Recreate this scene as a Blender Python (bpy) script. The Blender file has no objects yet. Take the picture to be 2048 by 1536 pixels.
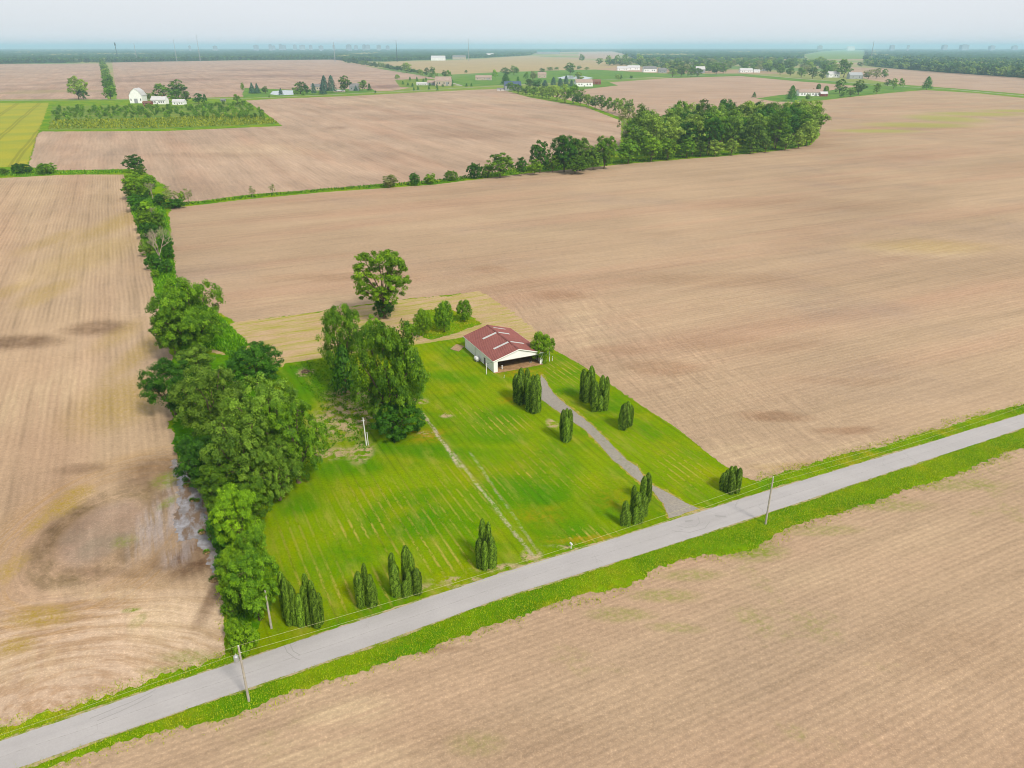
import bpy, math, random
import numpy as np
from mathutils import Vector, noise as mnoise, Matrix

S = bpy.context.scene
COL = S.collection
R = math.radians
PI = math.pi

# ------------------------------------------------------------------ camera, world, sun, exposure
CAM_H = 80.0
FPX = 1500.0            # focal length in pixels of a 2048 wide frame
HORIZON = 93.0
PITCH = math.atan((768 - HORIZON) / FPX)
cam_d = bpy.data.cameras.new('camera')
cam = bpy.data.objects.new('camera', cam_d)
COL.objects.link(cam)
cam.location = (0, 0, CAM_H)
cam.rotation_euler = (PI / 2 - PITCH, 0, 0)
cam_d.sensor_fit = 'HORIZONTAL'
cam_d.angle = 2 * math.atan(1024 / FPX)
cam_d.clip_start = 0.5
cam_d.clip_end = 90000
S.camera = cam

SUN_EL, SUN_AZ = 46.0, 142.0     # azimuth: degrees clockwise from +Y, where the sun stands
world = bpy.data.worlds.new('World')
S.world = world
world.use_nodes = True
wn = world.node_tree
wn.nodes.clear()
w_out = wn.nodes.new('ShaderNodeOutputWorld')
w_bg = wn.nodes.new('ShaderNodeBackground')
sky = wn.nodes.new('ShaderNodeTexSky')
sky.sky_type = 'NISHITA'
sky.sun_disc = False
sky.sun_elevation = R(SUN_EL)
sky.sun_rotation = R(SUN_AZ)
sky.dust_density = 3.0
sky.air_density = 1.0
# an even overcast layer over the clear sky, faintly broken
tc = wn.nodes.new('ShaderNodeTexCoord')
mp = wn.nodes.new('ShaderNodeMapping')
mp.inputs['Scale'].default_value = (1.0, 1.0, 5.0)
nz = wn.nodes.new('ShaderNodeTexNoise')
nz.inputs['Scale'].default_value = 1.6
nz.inputs['Detail'].default_value = 5
cr = wn.nodes.new('ShaderNodeMapRange')
cr.inputs['From Min'].default_value = 0.3
cr.inputs['From Max'].default_value = 0.7
cr.inputs['To Min'].default_value = 0.80
cr.inputs['To Max'].default_value = 0.94
mx = wn.nodes.new('ShaderNodeMix')
mx.data_type = 'RGBA'
mx.inputs[7].default_value = (5.45, 5.6, 5.95, 1)
wn.links.new(tc.outputs['Generated'], mp.inputs['Vector'])
wn.links.new(mp.outputs['Vector'], nz.inputs['Vector'])
wn.links.new(nz.outputs['Fac'], cr.inputs['Value'])
wn.links.new(cr.outputs['Result'], mx.inputs[0])
wn.links.new(sky.outputs['Color'], mx.inputs[6])
wn.links.new(mx.outputs[2], w_bg.inputs['Color'])
w_bg.inputs['Strength'].default_value = 0.058
wn.links.new(w_bg.outputs['Background'], w_out.inputs['Surface'])

sun_d = bpy.data.lights.new('sun', 'SUN')
sun_d.energy = 1.5
sun_d.angle = R(11)
sun_d.color = (1.0, 0.93, 0.82)
sun = bpy.data.objects.new('sun', sun_d)
COL.objects.link(sun)
sun.rotation_euler = (PI / 2 - R(SUN_EL), 0, PI - R(SUN_AZ) )

S.view_settings.view_transform = 'Standard'
S.view_settings.look = 'None'
S.view_settings.gamma = 1
S.view_settings.use_curve_mapping = False
S.view_settings.exposure = 1.44
S.cycles.use_denoising = True
S.cycles.pixel_filter_type = 'BLACKMAN_HARRIS'
S.cycles.filter_width = 1.0
S.cycles.denoising_prefilter = 'ACCURATE'
S.cycles.max_bounces = 6
S.cycles.diffuse_bounces = 3
S.cycles.glossy_bounces = 2
S.cycles.transmission_bounces = 3
S.cycles.volume_bounces = 1
S.cycles.transparent_max_bounces = 6

# ------------------------------------------------------------------ measuring helpers
CP, SP = math.cos(PITCH), math.sin(PITCH)


def at(px, py, z=0.0):
    """ground point (height z) that the photograph shows at pixel px, py"""
    dx = (px - 1024) / FPX
    dy = (768 - py) / FPX
    d = (dx, CP + dy * SP, -SP + dy * CP)
    t = (z - CAM_H) / d[2]
    return Vector((d[0] * t, d[1] * t, z))


def depth(p):
    return p[1] * CP - (p[2] - CAM_H) * SP


def proj(p):
    c = depth(p)
    u = p[1] * SP + (p[2] - CAM_H) * CP
    return 1024 + FPX * p[0] / c, 768 - FPX * u / c


def hgt(px, pyb, pyt):
    b = at(px, pyb)
    lo, hi = 0.0, 160.0
    for _ in range(40):
        m = (lo + hi) / 2
        if proj((b[0], b[1], m))[1] > pyt:
            lo = m
        else:
            hi = m
    return lo


def mpp(p):
    """metres per photograph pixel at a point"""
    return depth(p) / FPX


TH = math.atan2(0.4425, 0.8968)       # the road's bearing; fields are squared to it
U = Vector((math.cos(TH), math.sin(TH), 0))
V = Vector((-math.sin(TH), math.cos(TH), 0))


def uv(p):
    return (p[0] * U[0] + p[1] * U[1], p[0] * V[0] + p[1] * V[1])


rng = random.Random(7)
nr = np.random.default_rng(11)


# ------------------------------------------------------------------ node helper
class NM:
    def __init__(self, name, rough=0.9, spec=0.15):
        self.m = bpy.data.materials.new(name)
        self.m.use_nodes = True
        self.t = self.m.node_tree
        self.b = self.t.nodes['Principled BSDF']
        self.b.inputs['Roughness'].default_value = rough
        self.b.inputs['Specular IOR Level'].default_value = spec
        g = self.t.nodes.new('ShaderNodeNewGeometry')
        self.pos = g.outputs['Position']
        vr = self.t.nodes.new('ShaderNodeVectorRotate')
        vr.rotation_type = 'Z_AXIS'
        vr.inputs['Angle'].default_value = -TH
        self.t.links.new(self.pos, vr.inputs['Vector'])
        self.uv = vr.outputs['Vector']
        s = self.t.nodes.new('ShaderNodeSeparateXYZ')
        self.t.links.new(self.uv, s.inputs[0])
        self.u, self.v = s.outputs[0], s.outputs[1]

    def put(self, sock, val):
        if hasattr(val, 'is_output'):
            self.t.links.new(val, sock)
        else:
            if isinstance(val, (tuple, list)) and len(val) == 3 and len(sock.default_value) == 4:
                val = (*val, 1)
            sock.default_value = val

    def math(self, op, a, b=0.0, c=0.0, clamp=False):
        n = self.t.nodes.new('ShaderNodeMath')
        n.operation = op
        n.use_clamp = clamp
        self.put(n.inputs[0], a)
        self.put(n.inputs[1], b)
        if op in ('MULTIPLY_ADD', 'SMOOTH_MIN'):
            self.put(n.inputs[2], c)
        return n.outputs[0]

    def mul(self, a, b):
        return self.math('MULTIPLY', a, b)

    def add(self, a, b):
        return self.math('ADD', a, b)

    def mx(self, a, b):
        return self.math('MAXIMUM', a, b)

    def rng(self, v, a, b, c=0.0, d=1.0, smooth=True):
        n = self.t.nodes.new('ShaderNodeMapRange')
        if smooth:
            n.interpolation_type = 'SMOOTHSTEP'
        self.put(n.inputs['Value'], v)
        n.inputs['From Min'].default_value = a
        n.inputs['From Max'].default_value = b
        n.inputs['To Min'].default_value = c
        n.inputs['To Max'].default_value = d
        return n.outputs['Result']

    def mix(self, f, a, b):
        n = self.t.nodes.new('ShaderNodeMix')
        n.data_type = 'RGBA'
        self.put(n.inputs[0], f)
        self.put(n.inputs[6], a)
        self.put(n.inputs[7], b)
        return n.outputs[2]

    def bright(self, col, f):
        n = self.t.nodes.new('ShaderNodeVectorMath')
        n.operation = 'SCALE'
        self.put(n.inputs[0], col)
        self.put(n.inputs['Scale'], f)
        return n.outputs[0]

    def vadd(self, a, b):
        n = self.t.nodes.new('ShaderNodeVectorMath')
        n.operation = 'ADD'
        self.put(n.inputs[0], a)
        self.put(n.inputs[1], b)
        return n.outputs[0]

    def scl(self, v, s):
        n = self.t.nodes.new('ShaderNodeVectorMath')
        n.operation = 'MULTIPLY'
        self.put(n.inputs[0], v)
        n.inputs[1].default_value = s
        return n.outputs[0]

    def noise(self, vec, scale=1.0, detail=4, rough=0.55, dist=0.0, color=False):
        n = self.t.nodes.new('ShaderNodeTexNoise')
        self.put(n.inputs['Vector'], vec)
        n.inputs['Scale'].default_value = scale
        n.inputs['Detail'].default_value = detail
        n.inputs['Roughness'].default_value = rough
        n.inputs['Distortion'].default_value = dist
        return n.outputs['Color' if color else 'Fac']

    def warp(self, amp, scale):
        """position bent by noise of the given size in metres"""
        c = self.noise(self.pos, scale, 3, color=True)
        n = self.t.nodes.new('ShaderNodeVectorMath')
        n.operation = 'SUBTRACT'
        self.put(n.inputs[0], c)
        n.inputs[1].default_value = (.5, .5, .5)
        return self.vadd(self.pos, self.scl(n.outputs[0], (amp, amp, 0)))

    def blob(self, px, py, rx, ry, soft=0.5, warped=None, rot=0.0):
        """soft patch centred where the photo shows it; radii given in photo pixels, turned into metres"""
        c = at(px, py)
        wx = rx * mpp(c)
        wy = max(0.3, (at(px, py - ry)[1] - at(px, py + ry)[1]) / 2)
        n = self.t.nodes.new('ShaderNodeMapping')
        n.vector_type = 'TEXTURE'
        n.inputs['Location'].default_value = (c[0], c[1], 0)
        n.inputs['Rotation'].default_value = (0, 0, rot)
        n.inputs['Scale'].default_value = (wx, wy, 1)
        self.put(n.inputs['Vector'], warped if warped is not None else self.pos)
        f = self.t.nodes.new('ShaderNodeVectorMath')
        f.operation = 'MULTIPLY'
        self.put(f.inputs[0], n.outputs[0])
        f.inputs[1].default_value = (1, 1, 0)
        l = self.t.nodes.new('ShaderNodeVectorMath')
        l.operation = 'LENGTH'
        self.put(l.inputs[0], f.outputs[0])
        return self.rng(l.outputs['Value'], 1 - soft, 1 + soft, 1, 0)

    def blobs(self, lst, warped=None, soft=0.5):
        r = None
        for b in lst:
            x = self.blob(b[0], b[1], b[2], b[3], soft, warped)
            if len(b) > 4:
                x = self.mul(x, b[4])
            r = x if r is None else self.mx(r, x)
        return r

    def stripes(self, coord, spacing, wob=0.0, width=0.5, soft=0.3, wsc=0.05):
        """1 on lines along which coord is constant"""
        c = self.math('DIVIDE', coord, spacing)
        if wob:
            c = self.add(c, self.mul(self.noise(self.pos, wsc, 2), wob))
        f = self.math('FRACT', c)
        d = self.math('ABSOLUTE', self.math('SUBTRACT', f, 0.5))
        return self.rng(d, width / 2 - soft / 2, width / 2 + soft / 2, 1, 0)

    def bump(self, h, strength=0.5, dist=0.1):
        n = self.t.nodes.new('ShaderNodeBump')
        n.inputs['Strength'].default_value = strength
        n.inputs['Distance'].default_value = dist
        self.put(n.inputs['Height'], h)
        self.t.links.new(n.outputs[0], self.b.inputs['Normal'])

    def attr(self, name):
        n = self.t.nodes.new('ShaderNodeAttribute')
        n.attribute_name = name
        return n.outputs['Fac']

    def objrand(self):
        n = self.t.nodes.new('ShaderNodeObjectInfo')
        return n.outputs['Random']

    def done(self, col):
        self.put(self.b.inputs['Base Color'], col)
        return self.m


def hexlin(r, g, b, k=1.0):
    f = lambda c: ((c / 255 + 0.055) / 1.055) ** 2.4 if c > 10 else c / 255 / 12.92
    return (f(r) * k, f(g) * k, f(b) * k)


HAZE_D = 0.75e-4
ALB = 0.56     # albedo : brightness in the photograph


def ph(r, g, b):
    return hexlin(r, g, b, ALB)


def plain(name, col, rough=0.7, spec=0.3, metal=0.0, var=0.12, sc=1.5, bump=0.0):
    n = NM(name, rough, spec)
    n.b.inputs['Metallic'].default_value = metal
    f = n.rng(n.noise(n.pos, sc, 5, 0.6), 0.3, 0.7, 1 - var, 1 + var)
    if bump:
        n.bump(n.noise(n.pos, sc * 5, 4), bump, 0.03)
    return n.done(n.bright(col, f))


# ------------------------------------------------------------------ object helpers
def props(o, label=None, cat=None, group=None, kind=None):
    if label: o['label'] = label
    if cat: o['category'] = cat
    if group: o['group'] = group
    if kind: o['kind'] = kind
    return o


def link(name, me, mat=None, parent=None):
    o = bpy.data.objects.new(name, me)
    COL.objects.link(o)
    if parent is not None:
        o.parent = parent
    if mat is not None and me is not None and not me.materials:
        me.materials.append(mat)
    return o


def empty(name, loc=(0, 0, 0), rz=0.0, label=None, cat=None, group=None):
    o = bpy.data.objects.new(name, None)
    COL.objects.link(o)
    o.location = loc
    o.rotation_euler = (0, 0, rz)
    o.empty_display_size = 0.5
    return props(o, label, cat, group)


class MB:
    """collects simple solids and links them as one mesh"""

    def __init__(self):
        self.v, self.f = [], []

    def quad(self, a, b, c, d):
        n = len(self.v)
        self.v += [tuple(a), tuple(b), tuple(c), tuple(d)]
        self.f.append((n, n + 1, n + 2, n + 3))

    def poly(self, pts):
        n = len(self.v)
        self.v += [tuple(p) for p in pts]
        self.f.append(tuple(range(n, n + len(pts))))

    def box(self, x0, x1, y0, y1, z0, z1):
        n = len(self.v)
        self.v += [(x, y, z) for z in (z0, z1) for x, y in ((x0, y0), (x1, y0), (x1, y1), (x0, y1))]
        for q in ((3, 2, 1, 0), (4, 5, 6, 7), (0, 1, 5, 4), (1, 2, 6, 5), (2, 3, 7, 6), (3, 0, 4, 7)):
            self.f.append(tuple(n + i for i in q))
        return self

    def prism(self, pts, dvec):
        """closed outline pts (3D, in one plane) swept along dvec"""
        n, k = len(self.v), len(pts)
        d = Vector(dvec)
        self.v += [tuple(p) for p in pts] + [tuple(Vector(p) + d) for p in pts]
        self.f.append(tuple(n + i for i in range(k))[::-1])
        self.f.append(tuple(n + k + i for i in range(k)))
        for i in range(k):
            j = (i + 1) % k
            self.f.append((n + i, n + j, n + k + j, n + k + i))
        return self

    def tube(self, a, b, ra, rb, sides=6, cap=True):
        a, b = Vector(a), Vector(b)
        d = (b - a)
        if d.length < 1e-6:
            return self
        d.normalize()
        x = d.orthogonal().normalized()
        y = d.cross(x)
        n = len(self.v)
        for p, r in ((a, ra), (b, rb)):
            for i in range(sides):
                t = 2 * PI * i / sides
                self.v.append(tuple(p + x * (r * math.cos(t)) + y * (r * math.sin(t))))
        for i in range(sides):
            j = (i + 1) % sides
            self.f.append((n + i, n + j, n + sides + j, n + sides + i))
        if cap:
            self.f.append(tuple(n + sides + i for i in range(sides)))
            self.f.append(tuple(n + i for i in range(sides))[::-1])
        return self

    def mesh(self, name):
        me = bpy.data.meshes.new(name)
        me.from_pydata(self.v, [], self.f)
        me.update()
        return me

    def build(self, name, mat, parent=None):
        return link(name, self.mesh(name), mat, parent)


def np_mesh(name, verts, quads, tint=None, smooth=False):
    """mesh from arrays; quads (N, 4)"""
    me = bpy.data.meshes.new(name)
    nv, nf, k = len(verts), len(quads), quads.shape[1]
    me.vertices.add(nv)
    me.vertices.foreach_set('co', np.asarray(verts, np.float32).ravel())
    me.loops.add(nf * k)
    me.loops.foreach_set('vertex_index', np.asarray(quads, np.int32).ravel())
    me.polygons.add(nf)
    me.polygons.foreach_set('loop_start', np.arange(0, nf * k, k, dtype=np.int32))
    me.polygons.foreach_set('loop_total', np.full(nf, k, np.int32))
    if smooth:
        me.polygons.foreach_set('use_smooth', np.ones(nf, bool))
    me.update(calc_edges=True)
    if tint is not None:
        a = me.attributes.new('tint', 'FLOAT', 'FACE')
        a.data.foreach_set('value', np.asarray(tint, np.float32))
    return me


# ------------------------------------------------------------------ ground sheets
def rough_poly(pts, z, amp=1.0, step=None, seed=0, rel=True):
    """outline through pixel points, subdivided finely and roughened as a field edge is"""
    P = [at(*p) if len(p) == 2 else Vector(p) for p in pts]
    out = []
    n = len(P)
    for i in range(n):
        a, b = P[i], P[(i + 1) % n]
        mid = (a + b) / 2
        s = step or max(0.35, 1.2 * mpp(mid))
        L = (b - a).length
        k = max(1, min(400, int(L / s)))
        d = (b - a) / max(L, 1e-6)
        nv = Vector((-d[1], d[0], 0))
        for j in range(k):
            q = a + (b - a) * (j / k)
            m = amp * (mnoise.noise(q * 0.08 + Vector((seed, 0, 3))) * 1.1 + mnoise.noise(q * 0.4 + Vector((seed, 5, 0))) * 0.8
                       + mnoise.noise(q * 1.3 + Vector((seed, 9, 0))) * 0.75)
            q = q + nv * m
            out.append((q[0], q[1], z))
    return out


def sheet(name, pts, z, mat, amp=1.0, seed=0, step=None, label=None):
    out = rough_poly(pts, z, amp, step, seed)
    ar = sum(out[i][0] * out[(i + 1) % len(out)][1] - out[(i + 1) % len(out)][0] * out[i][1] for i in range(len(out)))
    if ar < 0:
        out = out[::-1]
    me = bpy.data.meshes.new(name)
    me.from_pydata(out, [], [tuple(range(len(out)))])
    me.update()
    o = link(name, me, mat)
    return props(o, label=label, kind='structure')


# ---- ground materials
def soil(name, col, rows='u', spacing=1.5, rowk=0.10, streak=0.12, dark=(), pale=(), green=(), yel=(), wet=(), arcs=(), grain=0.12,
         edge_green=0.0, gcol=(128, 148, 40), moist=(132, 100, 78), swirl=(), head=None, drift=0.4, wamp=9, wetring=False, grey=()):
    n = NM(name, 1.0, 0.02)
    along, across = (n.u, n.v) if rows == 'u' else (n.v, n.u)
    base = ph(*col)
    sv = n.scl(n.uv, (0.006, 0.05, 1) if rows == 'u' else (0.05, 0.006, 1))
    sv2 = n.scl(n.uv, (0.03, 0.5, 1) if rows == 'u' else (0.5, 0.03, 1))
    big = n.noise(n.pos, 0.008, 4, 0.6)
    f = n.rng(n.noise(sv, 1.0, 6, 0.65, 0.6), 0.28, 0.72, 1 + streak, 1 - streak)
    f = n.mul(f, n.rng(n.noise(sv2, 1.0, 5, 0.65), 0.25, 0.75, 1 + streak * 0.7, 1 - streak * 0.7))
    f = n.mul(f, n.rng(big, 0.3, 0.7, 1 + streak * 0.8, 1 - streak * 0.8))
    # cloddy grain
    gr = n.noise(n.pos, 1.1, 6, 0.75)
    f = n.mul(f, n.rng(gr, 0.28, 0.72, 1 - grain, 1 + grain))
    # planter rows
    st = n.stripes(across, spacing, 0.9, 0.5, 0.5, 0.03)
    brk = n.rng(n.noise(n.pos, 0.04, 3), 0.35, 0.65, 0.35, 1.0)
    SW = []
    straight = None
    for (px, py, rx, ry, kk, amp_) in swirl:      # ground worked in curves round a wet spot
        c0 = at(px, py)
        m_ = n.t.nodes.new('ShaderNodeMapping')
        m_.vector_type = 'TEXTURE'
        m_.inputs['Location'].default_value = (c0[0], c0[1], 0)
        m_.inputs['Scale'].default_value = (rx * mpp(c0), (at(px, py - ry)[1] - at(px, py + ry)[1]) / 2, 1)
        n.put(m_.inputs['Vector'], n.warp(5, 0.03))
        fl = n.scl(m_.outputs[0], (1, 1, 0))
        le = n.t.nodes.new('ShaderNodeVectorMath')
        le.operation = 'LENGTH'
        n.put(le.inputs[0], fl)
        rho = le.outputs['Value']
        no = n.t.nodes.new('ShaderNodeVectorMath')
        no.operation = 'NORMALIZE'
        n.put(no.inputs[0], fl)
        vv = n.vadd(n.scl(no.outputs[0], (1.3, 1.3, 0)), _comb(n, 0, 0, n.mul(rho, kk)))
        a1 = n.noise(vv, 1.0, 5, 0.75)
        msk = n.rng(rho, 1.7, 2.7, 1, 0)
        SW.append((rho, a1, msk))
        f = n.mul(f, n.add(1.0, n.mul(n.math('SUBTRACT', a1, 0.5), n.mul(n.mul(msk, n.rng(rho, .5, 1.0)), amp_))))
        k1 = n.math('SUBTRACT', 1.0, msk)
        straight = k1 if straight is None else n.mul(straight, k1)
    rk = rowk if straight is None else n.mul(straight, rowk)
    if head:
        (hx, hy), wd = head
        hu, hv = uv(at(hx, hy))
        hm = n.mul(n.rng(n.u, hu + wd, hu + wd * 1.6, 1, 0), n.rng(n.v, hv - 5, hv + 25, 1, 0))
        hs = n.noise(n.scl(n.vadd(n.uv, n.scl(n.warp(6, 0.03), (1, 1, 0))), (0.5, 0.03, 1)), 1.0, 5, 0.75)
        f = n.mul(f, n.add(1.0, n.mul(n.math('SUBTRACT', hs, 0.5), n.mul(hm, 0.9))))
    if head:
        rk = n.mul(rk, n.math('SUBTRACT', 1.0, hm))
    f = n.mul(f, n.math('SUBTRACT', 1 + rowk * 0.5, n.mul(n.mul(st, brk), rk)))
    st2 = n.stripes(across, spacing * 6.0, 0.35, 0.14, 0.16, 0.01)
    f = n.mul(f, n.math('SUBTRACT', 1.0, n.mul(n.mul(st2, brk), n.mul(rk, 0.9) if straight is not None else rowk * 0.9)))
    for (px, py, dd, k) in arcs:      # wheel marks circling a spot
        c = at(px, py)
        v = n.t.nodes.new('ShaderNodeVectorMath')
        v.operation = 'DISTANCE'
        n.put(v.inputs[0], n.warp(dd * 2.5, 0.02))
        v.inputs[1].default_value = (c[0], c[1], 0)
        ring = n.noise(n.scl(n.vadd(n.scl(n.pos, (0.01, 0.01, 0)), _comb(n, 0, 0, v.outputs['Value'])), (1, 1, 1.0 / dd)), 1.0, 3, 0.7)
        msk = n.rng(v.outputs['Value'], dd * 9, dd * 22, 1, 0)
        f = n.mul(f, n.add(1.0, n.mul(n.math('SUBTRACT', ring, 0.5), n.mul(msk, k))))
    str_ = n.rng(n.noise(n.pos, 3.2, 3, 0.7), 0.50, 0.68)
    f = n.mul(f, n.add(0.965, n.mul(str_, 0.26)))
    f = n.mul(f, n.rng(n.noise(n.pos, 0.35, 4, 0.75), 0.3, 0.7, 0.955, 1.045))
    c = n.bright(base, f)
    # redder and greyer drifts
    c = n.mix(n.rng(n.noise(sv, 0.7, 3, 0.5), 0.42, 0.72, 0, drift), c, n.bright(ph(202, 160, 132), f))
    c = n.mix(n.rng(n.noise(n.pos, 0.013, 3), 0.5, 0.75, 0, drift), c, n.bright(ph(182, 160, 140), f))
    if wetring:
        rho, a1, msk = SW[0]
        ringd = n.mul(n.rng(rho, .62, .85), n.rng(rho, 1.02, 1.3, 1, 0))
        c = n.mix(n.mul(ringd, n.rng(n.noise(n.pos, 0.12, 5, 0.75), 0.3, 0.65, 0.0, 0.85)), c, n.bright(ph(134, 114, 80), f))
        inn = n.rng(rho, .55, .85, 1, 0)
        c = n.mix(n.mul(inn, 0.8), c, n.bright(n.mix(n.rng(n.noise(n.pos, .06, 4, .6), .35, .65), ph(192, 162, 140), ph(168, 152, 132)), f))
        out_ = n.mul(n.rng(rho, 1.25, 1.5), n.rng(rho, 1.8, 2.6, 1, 0))
        c = n.mix(n.mul(n.mul(out_, n.rng(a1, .4, .62)), 0.55), c, n.bright(ph(178, 140, 84), f))
        if len(SW) > 1:
            rho, a1, msk = SW[1]
            c = n.mix(n.mul(n.mul(msk, n.rng(a1, .42, .6)), 0.6), c, n.bright(ph(232, 204, 176), f))
            c = n.mix(n.mul(n.mul(msk, n.rng(a1, .5, .36)), 0.3), c, n.bright(ph(176, 140, 100), f))
    W = n.warp(wamp, 0.045) if (dark or green or yel or pale or wet) else None
    brkup = n.rng(n.noise(sv2, 1.4, 5, 0.7), 0.35, 0.62, 0.15, 1)
    fine = n.rng(n.noise(n.pos, 0.9, 5, 0.8), 0.38, 0.62, 0, 1)
    if pale:
        c = n.mix(n.mul(n.blobs(pale, W, 0.6), n.mul(brkup, 0.75)), c, n.bright(ph(226, 200, 160), f))
    if dark:
        c = n.mix(n.mul(n.blobs(dark, W, 0.55), n.rng(n.noise(n.pos, 0.25, 4, 0.7), 0.25, 0.7, 0.55, 1.0)), c, n.bright(ph(*moist), f))
    if yel:
        m = n.mul(n.blobs(yel, W, 0.7), n.mul(n.rng(fine, 0, 1, 0.45, 1.0), n.rng(n.noise(n.pos, 2.4, 4, .8), .38, .58, .25, 1)))
        c = n.mix(m, c, ph(186, 158, 44))
    if grey:
        m = n.mul(n.blobs(grey, W, 0.5), n.rng(n.noise(n.scl(n.uv, (0.9, 0.06, 1)), 1, 5, .7), .38, .6, .1, .9))
        c = n.mix(m, c, n.bright(ph(186, 172, 166), f))
    if green:
        m = n.mul(n.blobs(green, W, 0.6), n.rng(fine, 0, 1, 0.3, 1.0))
        c = n.mix(m, c, ph(*gcol))
    if edge_green:
        m = n.mul(n.rng(n.noise(n.pos, 0.035, 5, 0.7), 0.56, 0.7, 0, edge_green), fine)
        c = n.mix(m, c, ph(*gcol))
    h = n.add(n.mul(gr, 0.7), n.mul(st, 0.25))
    n.bump(h, 0.55, 0.25)
    return n, c


def _comb(n, x, y, z):
    k = n.t.nodes.new('ShaderNodeCombineXYZ')
    n.put(k.inputs[0], x)
    n.put(k.inputs[1], y)
    n.put(k.inputs[2], z)
    return k.outputs[0]


def grass(name, g1=(112, 160, 18), g2=(70, 130, 22), y1=(178, 172, 48), amt=0.5, sc=1.0, fine=0.2):
    n = NM(name, 1.0, 0.01)
    a = n.rng(n.noise(n.pos, 0.05 * sc, 5, 0.6, 0.5), 0.35, 0.65)
    c = n.mix(a, ph(*g1), ph(*g2))
    b = n.rng(n.noise(n.pos, 0.09 * sc, 5, 0.7), 0.5, 0.72, 0, amt)
    c = n.mix(b, c, ph(*y1))
    f = n.rng(n.noise(n.pos, 2.2 * sc, 6, 0.8), 0.3, 0.7, 1 - fine, 1 + fine)
    f = n.mul(f, n.rng(n.noise(n.pos, 0.4 * sc, 5, 0.7), 0.3, 0.7, 1 - fine * .7, 1 + fine * .7))
    n.bump(n.noise(n.pos, 3.0 * sc, 5, 0.8), 0.5, 0.15)
    return n, n.bright(c, f)


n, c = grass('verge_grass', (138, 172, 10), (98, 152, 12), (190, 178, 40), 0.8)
# with distance the rough grass turns to paler meadow and scattered plots
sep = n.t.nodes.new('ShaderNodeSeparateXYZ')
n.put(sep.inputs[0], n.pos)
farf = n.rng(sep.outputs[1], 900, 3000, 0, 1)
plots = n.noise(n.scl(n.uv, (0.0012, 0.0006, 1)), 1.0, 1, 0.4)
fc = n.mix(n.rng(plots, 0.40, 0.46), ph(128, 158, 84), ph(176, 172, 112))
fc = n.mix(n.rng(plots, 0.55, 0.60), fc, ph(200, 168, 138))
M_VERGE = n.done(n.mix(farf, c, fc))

n = NM('lawn_grass', 1.0, 0.01)
a = n.rng(n.noise(n.pos, 0.035, 5, 0.6, 0.6), 0.36, 0.64)
c = n.mix(a, ph(138, 168, 2), ph(98, 150, 4))
c = n.mix(n.rng(n.noise(n.pos, 0.07, 5, 0.65), 0.42, 0.7, 0, 0.65), c, ph(164, 170, 8))
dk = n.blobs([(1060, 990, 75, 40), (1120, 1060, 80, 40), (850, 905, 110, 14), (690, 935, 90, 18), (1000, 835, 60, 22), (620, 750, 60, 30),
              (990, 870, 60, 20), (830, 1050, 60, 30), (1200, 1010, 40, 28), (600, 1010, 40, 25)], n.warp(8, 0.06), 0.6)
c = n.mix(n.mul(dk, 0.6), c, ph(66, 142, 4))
gr = n.noise(n.pos, 2.6, 6, 0.8)
f = n.rng(gr, 0.3, 0.7, 0.82, 1.18)
# mower stripes
m1 = n.stripes(n.u, 1.7, 0.5, 0.5, 0.35, 0.02)
f = n.mul(f, n.math('MULTIPLY_ADD', m1, -0.09, 1.045))
m4 = n.stripes(n.u, 1.7, 0.5, 0.16, 0.12, 0.02)
f = n.mul(f, n.math('MULTIPLY_ADD', n.mul(m4, n.rng(n.noise(n.scl(n.uv, (0.3, 0.03, 1)), 1, 3), .45, .65)), -0.22, 1.0))
c = n.bright(c, f)
# clippings left dry in lines along the mowing direction
ln = n.stripes(n.u, 1.7, 0.5, 0.24, 0.24, 0.02)
lnf = n.noise(n.scl(n.uv, (1.9, 0.8, 1)), 1.0, 5, 0.85)
W = n.warp(5, 0.09)
dry = n.blobs([(720, 1055, 60, 26), (1000, 850, 62, 18), (860, 1100, 75, 24), (720, 1180, 95, 36), (620, 1175, 55, 55, .8), (900, 1120, 75, 26), (880, 1030, 110, 55, .55),
               (1050, 950, 25, 10), (1180, 1075, 75, 14), (1370, 940, 50, 40, .85), (1125, 740, 35, 25, .9), (760, 1000, 90, 40, .6), (1160, 965, 60, 22, .45),
               (940, 975, 90, 60, .55), (1075, 930, 60, 40, .5), (940, 825, 40, 14, .7), (600, 1080, 60, 60, .45), (1250, 880, 60, 40, .35)], W, 0.75)
lines = n.mul(n.mul(dry, ln), n.rng(n.mul(lnf, n.rng(n.noise(n.pos, .22, 4, .7), .3, .6, .8, 1.15)), 0.42, 0.56))
allover = n.mul(n.mul(ln, n.rng(n.noise(n.scl(n.uv, (0.25, 0.05, 1)), 1, 4, .7), 0.46, 0.68)), n.rng(lnf, 0.4, 0.66))
c = n.mix(n.mx(n.mul(lines, 0.95), n.mx(n.mul(allover, 0.14), n.mul(n.mul(n.stripes(n.u, 5.1, 0.8, 0.4, 0.5, 0.03), n.rng(n.noise(n.scl(n.uv, (.3, .08, 1)), 1, 5, .75), .45, .7)), .45))), c, ph(200, 184, 84))
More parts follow.
